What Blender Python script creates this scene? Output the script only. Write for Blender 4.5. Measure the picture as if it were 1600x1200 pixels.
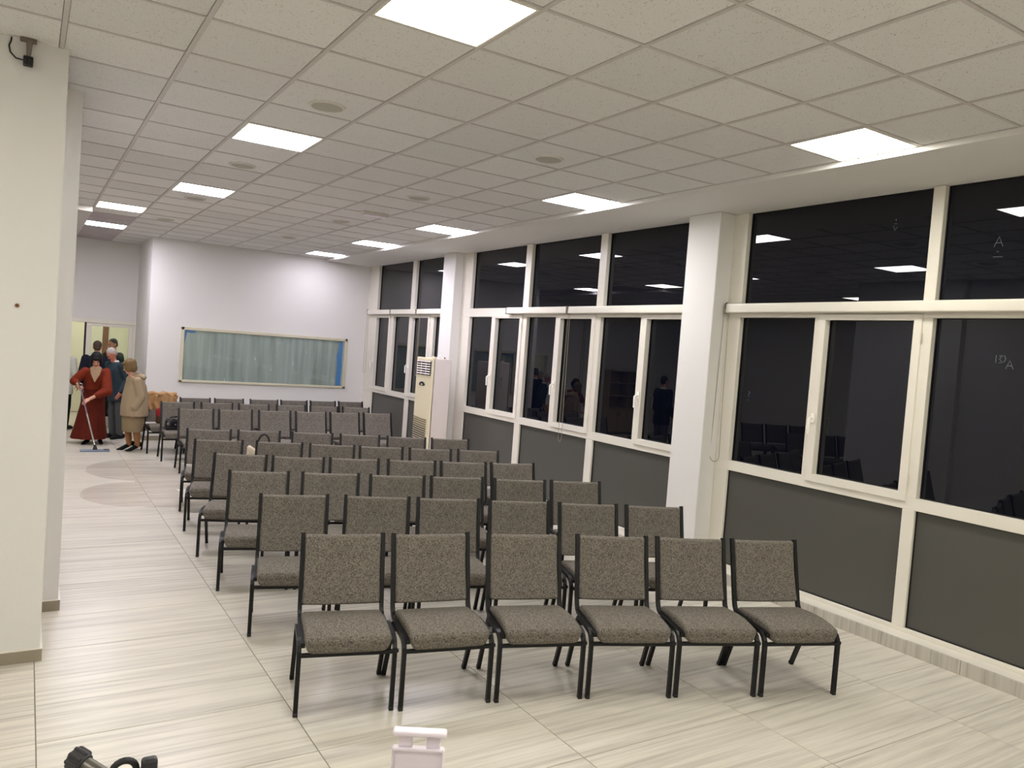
import bpy, bmesh, math, random
from mathutils import Vector, Matrix, Euler

random.seed(7)
for _o in list(bpy.data.objects):
    bpy.data.objects.remove(_o)
SC = bpy.context.scene
COL = SC.collection

# ------------------------------------------------------------------ camera
CAM_H = 2.035
cd = bpy.data.cameras.new('camera')
cam = bpy.data.objects.new('camera', cd)
COL.objects.link(cam)
cd.sensor_width = 36.0
cd.lens = 1211.53 / 1600 * 36.0
cd.clip_start = 0.02
_r = Vector((0.84544346, -0.52889098, 0.07415982))      # right
_d = Vector((0.0409048, -0.07432488, -0.99639481))      # down
_f = Vector((0.53249615, 0.84542897, -0.0412033))       # forward
M = Matrix((_r, -_d, -_f)).transposed().to_4x4()
M.translation = Vector((0, 0, CAM_H))
cam.matrix_world = M
SC.camera = cam

# ------------------------------------------------------------------ world (night), exposure
w = bpy.data.worlds.new('night')
SC.world = w
w.use_nodes = True
w.node_tree.nodes['Background'].inputs[0].default_value = (0.004, 0.006, 0.014, 1)
w.node_tree.nodes['Background'].inputs[1].default_value = 1.0
SC.view_settings.view_transform = 'Standard'
SC.view_settings.look = 'None'
SC.view_settings.gamma = 1.0
SC.view_settings.use_curve_mapping = False
SC.view_settings.exposure = 0.98
LAMP = 19.0
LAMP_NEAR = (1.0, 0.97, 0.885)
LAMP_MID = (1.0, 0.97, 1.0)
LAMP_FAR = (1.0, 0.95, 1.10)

# room constants
CEIL = 3.574
SOFF = 3.537
FX = 5.83          # front of window frames
GX = 5.893         # glass
GRX, GRY, T = 0.705, 4.189, 0.6      # ceiling grid origin, module
BACK = 14.93
RECY = 16.80
STEPX = 1.81


# ------------------------------------------------------------------ materials
def srgb(r, g, b):
    def f(c):
        c /= 255.0
        return c / 12.92 if c <= 0.04045 else ((c + 0.055) / 1.055) ** 2.4
    return (f(r), f(g), f(b), 1)


def new_mat(name):
    m = bpy.data.materials.new(name)
    m.use_nodes = True
    return m, m.node_tree.nodes, m.node_tree.links, m.node_tree.nodes['Principled BSDF']


def plain(name, col, rough=0.6, metal=0.0, spec=0.5, var=0.04, scale=6.0, bump=0.0, bscale=60.0):
    """colour with a little procedural variation and optional fine relief"""
    m, N, L, P = new_mat(name)
    P.inputs['Roughness'].default_value = rough
    P.inputs['Metallic'].default_value = metal
    P.inputs['Specular IOR Level'].default_value = spec
    tc = N.new('ShaderNodeTexCoord')
    nz = N.new('ShaderNodeTexNoise')
    nz.inputs['Scale'].default_value = scale
    nz.inputs['Detail'].default_value = 3
    L.new(tc.outputs['Object'], nz.inputs['Vector'])
    mx = N.new('ShaderNodeMix')
    mx.data_type = 'RGBA'
    mx.inputs[6].default_value = tuple(c * (1 - var) for c in col[:3]) + (1,)
    mx.inputs[7].default_value = tuple(min(1, c * (1 + var)) for c in col[:3]) + (1,)
    L.new(nz.outputs['Fac'], mx.inputs[0])
    L.new(mx.outputs[2], P.inputs['Base Color'])
    if bump:
        n2 = N.new('ShaderNodeTexNoise')
        n2.inputs['Scale'].default_value = bscale
        L.new(tc.outputs['Object'], n2.inputs['Vector'])
        b = N.new('ShaderNodeBump')
        b.inputs['Strength'].default_value = bump
        b.inputs['Distance'].default_value = 0.004
        L.new(n2.outputs['Fac'], b.inputs['Height'])
        L.new(b.outputs['Normal'], P.inputs['Normal'])
    return m


def emit(name, col, strength):
    m, N, L, P = new_mat(name)
    P.inputs['Base Color'].default_value = (0.9, 0.9, 0.9, 1)
    P.inputs['Emission Color'].default_value = tuple(col[:3]) + (1,)
    P.inputs['Emission Strength'].default_value = strength
    return m


def tile_mat():
    m, N, L, P = new_mat('mineral_fibre')
    tc = N.new('ShaderNodeTexCoord')
    oi = N.new('ShaderNodeObjectInfo')
    va = N.new('ShaderNodeVectorMath'); va.operation = 'MULTIPLY_ADD'
    va.inputs[1].default_value = (1, 1, 1)
    cb = N.new('ShaderNodeCombineXYZ')
    mu = N.new('ShaderNodeMath'); mu.operation = 'MULTIPLY'; mu.inputs[1].default_value = 37.0
    L.new(oi.outputs['Random'], mu.inputs[0])
    L.new(mu.outputs[0], cb.inputs[0]); L.new(mu.outputs[0], cb.inputs[1])
    L.new(tc.outputs['Object'], va.inputs[0]); L.new(cb.outputs[0], va.inputs[2])
    v = N.new('ShaderNodeTexVoronoi'); v.inputs['Scale'].default_value = 70
    L.new(va.outputs[0], v.inputs['Vector'])
    n = N.new('ShaderNodeTexNoise'); n.inputs['Scale'].default_value = 22; n.inputs['Detail'].default_value = 2
    L.new(va.outputs[0], n.inputs['Vector'])
    ad = N.new('ShaderNodeMath'); ad.operation = 'MULTIPLY'
    L.new(v.outputs['Distance'], ad.inputs[0]); L.new(n.outputs['Fac'], ad.inputs[1])
    rp = N.new('ShaderNodeValToRGB')
    rp.color_ramp.elements[0].position = 0.055; rp.color_ramp.elements[0].color = (0.36, 0.345, 0.33, 1)
    rp.color_ramp.elements[1].position = 0.105; rp.color_ramp.elements[1].color = (0.735, 0.725, 0.71, 1)
    L.new(ad.outputs[0], rp.inputs[0])
    hs = N.new('ShaderNodeHueSaturation')
    mr = N.new('ShaderNodeMapRange'); mr.inputs[3].default_value = 0.95; mr.inputs[4].default_value = 1.05
    L.new(oi.outputs['Random'], mr.inputs[0]); L.new(mr.outputs[0], hs.inputs['Value'])
    L.new(rp.outputs[0], hs.inputs['Color'])
    L.new(hs.outputs[0], P.inputs['Base Color'])
    P.inputs['Roughness'].default_value = 0.95
    P.inputs['Specular IOR Level'].default_value = 0.1
    b = N.new('ShaderNodeBump'); b.inputs['Strength'].default_value = 0.4; b.inputs['Distance'].default_value = 0.003
    L.new(rp.outputs[0], b.inputs['Height']); L.new(b.outputs[0], P.inputs['Normal'])
    return m


def stone_mat(name, swap=False, base=(0.625, 0.585, 0.50), wet=False):
    """travertine-look porcelain, streaks along local x (along z when swapped)"""
    m, N, L, P = new_mat(name)
    tc = N.new('ShaderNodeTexCoord')
    oi = N.new('ShaderNodeObjectInfo')
    cb = N.new('ShaderNodeCombineXYZ')
    mu = N.new('ShaderNodeMath'); mu.operation = 'MULTIPLY'; mu.inputs[1].default_value = 53.0
    L.new(oi.outputs['Random'], mu.inputs[0])
    for i in range(3):
        L.new(mu.outputs[0], cb.inputs[i])
    va = N.new('ShaderNodeVectorMath'); va.operation = 'ADD'
    L.new(tc.outputs['Object'], va.inputs[0]); L.new(cb.outputs[0], va.inputs[1])
    mp = N.new('ShaderNodeMapping')
    mp.inputs['Scale'].default_value = (1, 30, 1.2) if swap else (0.75, 24, 1)
    L.new(va.outputs[0], mp.inputs['Vector'])
    n1 = N.new('ShaderNodeTexNoise'); n1.inputs['Scale'].default_value = 1.0; n1.inputs['Detail'].default_value = 6
    n1.inputs['Roughness'].default_value = 0.62; n1.inputs['Distortion'].default_value = 0.25
    L.new(mp.outputs[0], n1.inputs['Vector'])
    rp = N.new('ShaderNodeValToRGB')
    e = rp.color_ramp.elements
    e[0].position = 0.30; e[0].color = tuple(c * f for c, f in zip(base, (0.70, 0.685, 0.675))) + (1,)
    e[1].position = 0.66; e[1].color = tuple(c * 1.08 for c in base) + (1,)
    k = e.new(0.45); k.color = tuple(c * 0.90 for c in base) + (1,)
    k = e.new(0.52); k.color = tuple(c * 1.0 for c in base) + (1,)
    L.new(n1.outputs['Fac'], rp.inputs[0])
    mp2 = N.new('ShaderNodeMapping'); mp2.inputs['Scale'].default_value = (6, 90, 4) if swap else (5, 70, 5)
    L.new(va.outputs[0], mp2.inputs['Vector'])
    n2 = N.new('ShaderNodeTexNoise'); n2.inputs['Scale'].default_value = 1.0; n2.inputs['Detail'].default_value = 2
    L.new(mp2.outputs[0], n2.inputs['Vector'])
    mr = N.new('ShaderNodeMapRange'); mr.inputs[3].default_value = 0.9; mr.inputs[4].default_value = 1.08
    L.new(n2.outputs['Fac'], mr.inputs[0])
    hs = N.new('ShaderNodeHueSaturation')
    L.new(mr.outputs[0], hs.inputs['Value']); L.new(rp.outputs[0], hs.inputs['Color'])
    out = hs.outputs[0]
    P.inputs['Roughness'].default_value = 0.31
    P.inputs['Specular IOR Level'].default_value = 0.36
    if wet:      # freshly mopped patches: a water film, glossier and a bit darker
        g = N.new('ShaderNodeNewGeometry')
        msk = None
        for cx, cy, rx, ry in ((1.15, 10.2, 0.55, 0.75), (1.9, 10.9, 0.65, 0.55), (1.45, 11.9, 0.7, 0.9), (1.55, 9.6, 0.45, 0.3)):
            s = N.new('ShaderNodeVectorMath'); s.operation = 'SUBTRACT'; s.inputs[1].default_value = (cx, cy, 0)
            L.new(g.outputs['Position'], s.inputs[0])
            q = N.new('ShaderNodeVectorMath'); q.operation = 'MULTIPLY'; q.inputs[1].default_value = (1 / rx, 1 / ry, 0)
            L.new(s.outputs[0], q.inputs[0])
            ln = N.new('ShaderNodeVectorMath'); ln.operation = 'LENGTH'
            L.new(q.outputs[0], ln.inputs[0])
            lt = N.new('ShaderNodeMapRange'); lt.inputs[1].default_value = 0.97; lt.inputs[2].default_value = 1.0
            lt.inputs[3].default_value = 1.0; lt.inputs[4].default_value = 0.0
            L.new(ln.outputs['Value'], lt.inputs[0])
            if msk is None:
                msk = lt.outputs[0]
            else:
                mm = N.new('ShaderNodeMath'); mm.operation = 'MAXIMUM'
                L.new(msk, mm.inputs[0]); L.new(lt.outputs[0], mm.inputs[1]); msk = mm.outputs[0]
        mx = N.new('ShaderNodeMix'); mx.data_type = 'RGBA'; mx.blend_type = 'MULTIPLY'
        mx.inputs[7].default_value = (0.93, 0.905, 0.905, 1)
        L.new(msk, mx.inputs[0]); L.new(out, mx.inputs[6]); out = mx.outputs[2]
        r2 = N.new('ShaderNodeMapRange'); r2.inputs[3].default_value = 0.31; r2.inputs[4].default_value = 0.2
        L.new(msk, r2.inputs[0]); L.new(r2.outputs[0], P.inputs['Roughness'])
    L.new(out, P.inputs['Base Color'])
    return m


def fabric_mat(name, c0, c1, scale=1.0):
    m, N, L, P = new_mat(name)
    tc = N.new('ShaderNodeTexCoord')
    cols = []
    for sc in ((240 * scale, 60 * scale, 60 * scale), (60 * scale, 240 * scale, 240 * scale)):
        mp = N.new('ShaderNodeMapping'); mp.inputs['Scale'].default_value = sc
        L.new(tc.outputs['Object'], mp.inputs['Vector'])
        n = N.new('ShaderNodeTexNoise'); n.inputs['Scale'].default_value = 1.0; n.inputs['Detail'].default_value = 2
        L.new(mp.outputs[0], n.inputs['Vector'])
        cols.append(n.outputs['Fac'])
    a = N.new('ShaderNodeMath'); a.operation = 'ADD'
    L.new(cols[0], a.inputs[0]); L.new(cols[1], a.inputs[1])
    h = N.new('ShaderNodeMath'); h.operation = 'MULTIPLY'; h.inputs[1].default_value = 0.5
    L.new(a.outputs[0], h.inputs[0])
    rp = N.new('ShaderNodeValToRGB')
    rp.color_ramp.elements[0].position = 0.36; rp.color_ramp.elements[0].color = c0
    rp.color_ramp.elements[1].position = 0.64; rp.color_ramp.elements[1].color = c1
    L.new(h.outputs[0], rp.inputs[0])
    L.new(rp.outputs[0], P.inputs['Base Color'])
    P.inputs['Roughness'].default_value = 0.9
    P.inputs['Specular IOR Level'].default_value = 0.15
    b = N.new('ShaderNodeBump'); b.inputs['Strength'].default_value = 0.35; b.inputs['Distance'].default_value = 0.002
    L.new(h.outputs[0], b.inputs['Height']); L.new(b.outputs[0], P.inputs['Normal'])
    return m


def glass_dark():
    """double glazing with the black night behind it"""
    m, N, L, P = new_mat('night_glazing')
    P.inputs['Base Color'].default_value = (0.0020, 0.0029, 0.0068, 1)
    P.inputs['Roughness'].default_value = 0.0
    P.inputs['IOR'].default_value = 1.5
    return m


def glass_clear(name='clear_glass', tint=(0.93, 0.96, 0.94, 1)):
    m, N, L, P = new_mat(name)
    tr = N.new('ShaderNodeBsdfTransparent'); tr.inputs[0].default_value = tint
    gl = N.new('ShaderNodeBsdfGlossy'); gl.inputs['Roughness'].default_value = 0.02
    lw = N.new('ShaderNodeLayerWeight'); lw.inputs[0].default_value = 0.5
    fr = N.new('ShaderNodeMapRange'); fr.inputs[3].default_value = 0.03; fr.inputs[4].default_value = 0.16
    L.new(lw.outputs['Facing'], fr.inputs[0])
    mx = N.new('ShaderNodeMixShader')
    L.new(fr.outputs[0], mx.inputs[0]); L.new(tr.outputs[0], mx.inputs[1]); L.new(gl.outputs[0], mx.inputs[2])
    L.new(mx.outputs[0], N['Material Output'].inputs[0])
    return m


def film_mat():
    m, N, L, P = new_mat('plastic_film')
    tc = N.new('ShaderNodeTexCoord')
    mp = N.new('ShaderNodeMapping'); mp.inputs['Scale'].default_value = (7, 1, 0.5)
    L.new(tc.outputs['Object'], mp.inputs['Vector'])
    n = N.new('ShaderNodeTexNoise'); n.inputs['Scale'].default_value = 1.2; n.inputs['Detail'].default_value = 5
    L.new(mp.outputs[0], n.inputs['Vector'])
    rp = N.new('ShaderNodeValToRGB')
    rp.color_ramp.elements[0].position = 0.3; rp.color_ramp.elements[0].color = srgb(148, 154, 150)
    rp.color_ramp.elements[1].position = 0.72; rp.color_ramp.elements[1].color = srgb(196, 202, 202)
    L.new(n.outputs['Fac'], rp.inputs[0]); L.new(rp.outputs[0], P.inputs['Base Color'])
    P.inputs['Roughness'].default_value = 0.35
    return m


MT = {
    'wall': plain('white_plaster', (0.735, 0.72, 0.69), 0.85, spec=0.2, var=0.015, scale=1.5, bump=0.15, bscale=35),
    'drywall': plain('ceiling_plaster', (0.60, 0.58, 0.57), 0.9, spec=0.15, var=0.01),
    'lilac': plain('smooth_ceiling_board', (0.47, 0.42, 0.44), 0.9, spec=0.15, var=0.02),
    'tee': plain('painted_steel_tee', (0.56, 0.53, 0.51), 0.55, var=0.02),
    'fibre': tile_mat(),
    'floor': stone_mat('travertine_tile', wet=True),
    'skirt': stone_mat('travertine_skirting', swap=True, base=(0.50, 0.465, 0.40)),
    'skirt_dull': plain('grey_skirting_tile', srgb(150, 140, 122), 0.5, var=0.08, scale=9),
    'grout': plain('grout', srgb(132, 125, 111), 0.9),
    'pvc': plain('white_window_frame', srgb(226, 221, 208), 0.35, var=0.02),
    'gasket': plain('black_gasket', srgb(16, 16, 17), 0.6),
    'glass': glass_dark(),
    'panel': plain('grey_infill_panel', srgb(82, 81, 76), 0.42, spec=0.35, var=0.02, scale=1.2),
    'clear': glass_clear(),
    'film': film_mat(),
    'cream': plain('cream_frame', srgb(205, 199, 174), 0.5, var=0.03),
    'blue_tape': plain('blue_tape', srgb(70, 125, 178), 0.5, var=0.1, scale=20),
    'black_steel': plain('black_powder_coat', srgb(9, 9, 10), 0.42, spec=0.32, var=0.05),
    'fabric': fabric_mat('chair_fabric', srgb(58, 54, 49), srgb(142, 135, 125), 1.25),
    'glide': plain('black_plastic', srgb(15, 15, 16), 0.5),
    'chrome': plain('bright_metal', srgb(180, 178, 172), 0.2, metal=1.0, var=0.02),
    'steel': plain('brushed_tube', srgb(96, 92, 84), 0.4, metal=0.4, var=0.04),
    'speaker': plain('speaker_mesh', srgb(176, 175, 165), 0.8, var=0.05, scale=90, bump=0.3, bscale=300),
    'ring': plain('speaker_ring', srgb(214, 210, 200), 0.5),
    'ac_side': plain('ac_side_panel', srgb(224, 214, 207), 0.5, var=0.02),
    'ac_front': plain('ac_front_panel', srgb(219, 209, 178), 0.42, var=0.02),
    'dark': plain('dark_recess', srgb(20, 19, 18), 0.7),
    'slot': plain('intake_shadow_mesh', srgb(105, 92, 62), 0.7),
    'brown': plain('brown_wood', srgb(120, 76, 44), 0.5, var=0.15, scale=14),
    'corr': plain('pale_yellow_wall', srgb(226, 224, 202), 0.85, var=0.02),
    'white_pl': plain('white_plastic', srgb(236, 226, 236), 0.35, var=0.02),
    'chalk': plain('white_marker', srgb(120, 126, 130), 0.9),
    'wood_l': plain('light_wood', srgb(170, 150, 118), 0.5, var=0.1, scale=8),
}
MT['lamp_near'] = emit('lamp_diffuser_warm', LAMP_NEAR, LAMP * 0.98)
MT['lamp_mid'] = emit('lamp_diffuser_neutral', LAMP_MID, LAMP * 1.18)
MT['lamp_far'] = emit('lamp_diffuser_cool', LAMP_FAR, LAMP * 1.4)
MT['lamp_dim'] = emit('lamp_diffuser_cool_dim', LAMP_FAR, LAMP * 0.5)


# ------------------------------------------------------------------ mesh helpers
class MB:
    def __init__(self):
        self.v, self.f = [], []

    def add(self, vs, fs):
        o = len(self.v)
        self.v += [tuple(p) for p in vs]
        self.f += [tuple(i + o for i in q) for q in fs]
        return self

    def box(self, x0, x1, y0, y1, z0, z1):
        vs = [(x, y, z) for z in (z0, z1) for y in (y0, y1) for x in (x0, x1)]
        return self.add(vs, [(0, 2, 3, 1), (4, 5, 7, 6), (0, 1, 5, 4), (2, 6, 7, 3), (0, 4, 6, 2), (1, 3, 7, 5)])

    def cbox(self, x0, x1, y0, y1, z0, z1, c=0.004):
        """box with chamfered edges"""
        return self.rbox(((x0 + x1) / 2, (y0 + y1) / 2, (z0 + z1) / 2), ((x1 - x0) / 2, (y1 - y0) / 2, (z1 - z0) / 2), c, 1)

    def rbox(self, c, h, r, seg=3, div=0, fn=None):
        """rounded box: c centre, h half sizes, r radius, div extra cuts, fn deforms each vertex"""
        def cuts(a):
            rr = min(r, a * 0.98)
            pts = []
            for i in range(seg + 1):
                pts.append(a - rr + rr * math.tan(math.radians(45 * i / seg)) if seg > 1 else (a - rr if i == 0 else a))
            inner = [-(a - rr) + 2 * (a - rr) * i / (div + 1) for i in range(1, div + 1)]
            return [-p for p in reversed(pts)] + inner + pts
        ax = [cuts(a) for a in h]
        idx = {}
        vs, fs = [], []

        def vid(i, j, k):
            key = (i, j, k)
            if key not in idx:
                q = Vector((ax[0][i], ax[1][j], ax[2][k]))
                core = Vector([max(-(a - min(r, a * .98)), min(a - min(r, a * .98), t)) for a, t in zip(h, q)])
                d = q - core
                if d.length > 1e-9:
                    if seg == 1:
                        nz = sum(1 for t in d if abs(t) > 1e-9)
                        q = core + d * (1.0 if nz == 1 else (0.5 if nz == 2 else 0.4))
                    else:
                        q = core + d.normalized() * r
                idx[key] = len(vs)
                p = q + Vector(c)
                vs.append(fn(p) if fn else tuple(p))
            return idx[key]
        n = [len(a) for a in ax]
        for a in range(3):
            b, c2 = (a + 1) % 3, (a + 2) % 3
            for side in (0, n[a] - 1):
                for i in range(n[b] - 1):
                    for j in range(n[c2] - 1):
                        q = []
                        for di, dj in ((0, 0), (1, 0), (1, 1), (0, 1)):
                            t = [0, 0, 0]
                            t[a], t[b], t[c2] = side, i + di, j + dj
                            q.append(vid(*t))
                        fs.append(tuple(q) if side else tuple(reversed(q)))
        return self.add(vs, fs)

    def tube(self, pts, r, n=10, cap=True):
        """round tube along pts; r number or list"""
        pts = [Vector(p) for p in pts]
        rs = r if isinstance(r, (list, tuple)) else [r] * len(pts)
        vs, fs = [], []
        up = None
        for i, p in enumerate(pts):
            t = (pts[min(i + 1, len(pts) - 1)] - pts[max(i - 1, 0)]).normalized()
            if up is None:
                up = Vector((0, 0, 1)) if abs(t.z) < 0.9 else Vector((1, 0, 0))
            s = t.cross(up).normalized()
            u2 = s.cross(t).normalized()
            up = u2
            for k in range(n):
                a = 2 * math.pi * k / n
                vs.append(p + (s * math.cos(a) + u2 * math.sin(a)) * rs[i])
        for i in range(len(pts) - 1):
            for k in range(n):
                fs.append((i * n + k, i * n + (k + 1) % n, (i + 1) * n + (k + 1) % n, (i + 1) * n + k))
        if cap:
            fs.append(tuple(reversed(range(n))))
            fs.append(tuple(range((len(pts) - 1) * n, len(pts) * n)))
        return self.add(vs, fs)

    def sweep_yz(self, x, path, wx, wt):
        """flat bar of section wx (along x) by wt swept along a path in the y-z plane"""
        vs, fs = [], []
        P = [Vector((0, a, b)) for a, b in path]
        for i, p in enumerate(P):
            a = (P[i] - P[i - 1]).normalized() if i else None
            b = (P[i + 1] - P[i]).normalized() if i + 1 < len(P) else None
            t = (a + b).normalized() if a and b else (a or b)
            nrm = Vector((0, -t.z, t.y))
            k = 1.0
            if a and b:
                k = 1 / max(0.5, math.sqrt((1 + a.dot(b)) / 2))
            for sx, sn in ((-1, -1), (1, -1), (1, 1), (-1, 1)):
                q = p + nrm * (wt / 2 * sn * k)
                vs.append((x + sx * wx / 2, q.y, q.z))
        for i in range(len(P) - 1):
            for k in range(4):
                fs.append((i * 4 + k, i * 4 + (k + 1) % 4, i * 4 + 4 + (k + 1) % 4, i * 4 + 4 + k))
        fs.append((3, 2, 1, 0))
        m = (len(P) - 1) * 4
        fs.append((m, m + 1, m + 2, m + 3))
        return self.add(vs, fs)

    def lathe(self, prof, c=(0, 0, 0), n=32):
        """profile [(r,z)] spun about z"""
        vs, fs = [], []
        for r, z in prof:
            for k in range(n):
                a = 2 * math.pi * k / n
                vs.append((c[0] + r * math.cos(a), c[1] + r * math.sin(a), c[2] + z))
        for i in range(len(prof) - 1):
            for k in range(n):
                fs.append((i * n + k, i * n + (k + 1) % n, (i + 1) * n + (k + 1) % n, (i + 1) * n + k))
        fs.append(tuple(reversed(range(n))))
        fs.append(tuple(range((len(prof) - 1) * n, len(prof) * n)))
        return self.add(vs, fs)

    # --- rounded figures for people
    def capsule(self, p0, p1, r0, r1, n=12, m=4):
        p0, p1 = Vector(p0), Vector(p1)
        t = p1 - p0
        if t.length < 1e-6:
            t = Vector((0, 0, 1e-4))
        L_ = t.length
        t.normalize()
        prof = []
        for i in range(m + 1):
            a = math.pi / 2 * (i / m)
            prof.append((-r0 * math.cos(a), max(r0 * math.sin(a), 1e-4)))
        for i in range(m + 1):
            a = math.pi / 2 * (i / m)
            prof.append((L_ + r1 * math.sin(a), max(r1 * math.cos(a), 1e-4)))
        up = Vector((0, 0, 1)) if abs(t.z) < 0.9 else Vector((1, 0, 0))
        s = t.cross(up).normalized(); u2 = s.cross(t).normalized()
        vs, fs = [], []
        for d, r in prof:
            for k in range(n):
                a = 2 * math.pi * k / n
                vs.append(p0 + t * d + (s * math.cos(a) + u2 * math.sin(a)) * r)
        for i in range(len(prof) - 1):
            for k in range(n):
                fs.append((i * n + k, i * n + (k + 1) % n, (i + 1) * n + (k + 1) % n, (i + 1) * n + k))
        fs.append(tuple(reversed(range(n))))
        fs.append(tuple(range((len(prof) - 1) * n, len(prof) * n)))
        return self.add(vs, fs)

    def chain(self, pts, rs):
        for i in range(len(pts) - 1):
            self.capsule(pts[i], pts[i + 1], rs[i], rs[i + 1])
        return self

    def ell(self, c, r, mat=None, n=16, m=10):
        vs, fs = [], []
        c = Vector(c)
        for i in range(m + 1):
            a = math.pi * (0.02 + 0.96 * i / m)
            for k in range(n):
                b = 2 * math.pi * k / n
                q = Vector((r[0] * math.sin(a) * math.cos(b), r[1] * math.sin(a) * math.sin(b), -r[2] * math.cos(a)))
                if mat is not None:
                    q = mat @ q
                vs.append(c + q)
        for i in range(m):
            for k in range(n):
                fs.append((i * n + k, i * n + (k + 1) % n, (i + 1) * n + (k + 1) % n, (i + 1) * n + k))
        fs.append(tuple(reversed(range(n))))
        fs.append(tuple(range(m * n, (m + 1) * n)))
        return self.add(vs, fs)

    def loft(self, rings, n=20):
        """rings [(cx,cy,cz,rx,ry)] stacked upwards"""
        vs, fs = [], []
        for cx, cy, cz, rx, ry in rings:
            for k in range(n):
                a = 2 * math.pi * k / n
                vs.append((cx + rx * math.cos(a), cy + ry * math.sin(a), cz))
        for i in range(len(rings) - 1):
            for k in range(n):
                fs.append((i * n + k, i * n + (k + 1) % n, (i + 1) * n + (k + 1) % n, (i + 1) * n + k))
        fs.append(tuple(reversed(range(n))))
        fs.append(tuple(range((len(rings) - 1) * n, len(rings) * n)))
        return self.add(vs, fs)

    def mesh(self, name, mat, smooth=False):
        me = bpy.data.meshes.new(name)
        me.from_pydata(self.v, [], self.f)
        me.update()
        if mat is not None:
            me.materials.append(MT[mat] if isinstance(mat, str) else mat)
        if smooth:
            for p in me.polygons:
                p.use_smooth = True
            try:
                me.set_sharp_from_angle(angle=math.radians(40))
            except Exception:
                pass
        return me

    def build(self, name, mat, parent=None, smooth=False, loc=None):
        return link(name, self.mesh(name, mat, smooth), parent, loc)


def link(name, data, parent=None, loc=None, rot=None):
    o = bpy.data.objects.new(name, data)
    COL.objects.link(o)
    if parent is not None:
        o.parent = parent
    if loc is not None:
        o.location = loc
    if rot is not None:
        o.rotation_euler = rot
    return o


def tag(o, label=None, cat=None, group=None, kind=None):
    if label:
        o['label'] = label
    if cat:
        o['category'] = cat
    if group:
        o['group'] = group
    if kind:
        o['kind'] = kind
    return o


def thing(name, label, cat, loc=(0, 0, 0), rz=0.0, group=None):
    o = link(name, None, None, loc, (0, 0, rz))
    o.empty_display_size = 0.1
    return tag(o, label, cat, group)


def copy_tree(o, parent=None):
    c = o.copy()
    COL.objects.link(c)
    c.parent = parent
    for ch in list(o.children):
        copy_tree(ch, c)
    return c


def struct(o, label):
    return tag(o, label, None, None, 'structure')


# ------------------------------------------------------------------ walls
XL, YF = -4.6, -3.4     # far left, front end of the hall (behind the camera)
wb = MB().box(STEPX, 6.1, BACK, BACK + 0.12, 0, 3.9).build('wall_back', 'wall')
struct(wb, 'white rear wall with the long interior window')
ws = MB().box(STEPX, STEPX + 0.12, BACK + 0.12, RECY + 0.12, 0, 3.9).build('wall_step', 'wall')
struct(ws, 'short white return wall beside the glazed door')
wr = MB()
wr.box(XL, 0.12, RECY, RECY + 0.12, 0, 3.9).box(0.12, STEPX, RECY, RECY + 0.12, 2.075, 3.9)
struct(wr.build('wall_recess', 'wall'), 'white wall above the glazed double door')
wl = MB().box(-3.0, 0.145, 5.262, 6.15, 0, 3.9).build('wall_left', 'wall')
struct(wl, 'pale column-like wall end at the edge of the aisle')
wl2 = MB().box(-0.55, 0.265, 6.15, 7.85, 0, 3.9).build('wall_left_inner', 'wall')
struct(wl2, 'second pale wall end just behind the first')
struct(MB().box(XL - 0.12, XL, 6.0, RECY, 0, 3.9).build('wall_alcove', 'wall'), 'side wall of the alcove seen in the window reflections')
struct(MB().box(-3.12, -3.0, YF, 6.15, 0, 3.9).build('wall_near_side', 'wall'), 'side wall next to the photographer')
struct(MB().box(-3.0, 6.1, YF - 0.12, YF, 0, 3.9).build('wall_front', 'wall'), 'end wall behind the photographer')
struct(MB().box(XL, -2.9, 6.0, 6.15, 0, 3.9).build('wall_alcove_end', 'wall'), 'end wall of the alcove')

# window-side piers and plinth
pier1 = MB().cbox(5.63, 6.1, 5.385, 5.81, 0, SOFF, 0.006).build('wall_pier', 'wall')
struct(pier1, 'white pier between the nearest and the middle window')
pier2 = MB().cbox(5.68, 6.1, 10.945, 11.36, 0, SOFF, 0.006).build('wall_pier', 'wall')
struct(pier2, 'white pier behind the floor-standing air conditioner')
struct(MB().box(5.677, FX + 0.02, YF, BACK, 0, 0.1).build('wall_plinth', 'pvc'), 'white ledge under the windows')
struct(MB().box(5.96, 6.1, YF, BACK, 0, SOFF + 0.3).build('wall_window', 'gasket'), 'outside of the window wall')
sb = MB().box(4.9, 6.1, YF, BACK, SOFF, SOFF + 0.35)
struct(sb.build('trim_1', 'wall'), 'white lowered soffit above the windows')

struct(MB().box(-0.6, 0.69, 12.02, RECY, CEIL - 0.07, CEIL + 0.05).build('trim_3', 'drywall'), 'plain lowered ceiling strip beside the far aisle')

# skirting tiles along the windows
sk = link('baseboard_right', None); struct(sk, 'stone skirting under the windows')
skm = MB().cbox(0, 0.017, 0.0015, 0.5985, 0, 0.102, 0.002).mesh('skirting_tile', 'skirt')
y = YF + 0.2
while y < BACK - 0.6:
    if not (5.385 - 0.6 < y < 5.81 or 10.945 - .6 < y < 11.36) or True:
        link('skirting_tile', skm, sk, (5.66, y, 0))
    y += 0.6
bs = MB()
bs.box(STEPX + 0.0, 5.66, BACK - 0.012, BACK, 0, 0.08)
struct(bs.build('baseboard_back', 'skirt_dull'), 'grey stone skirting of the rear wall')
struct(MB().box(STEPX - 0.012, STEPX, BACK - 0.012, RECY, 0, 0.08).build('baseboard_step', 'skirt_dull'), 'grey stone skirting of the return wall')
bl = MB().box(-3.0, 0.157, 5.25, 5.262, 0, 0.072).box(0.145, 0.157, 5.262, 6.138, 0, 0.072).box(0.157, 0.277, 6.138, 6.15, 0, 0.072).box(0.265, 0.277, 6.15, 7.85, 0, 0.072)
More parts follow.
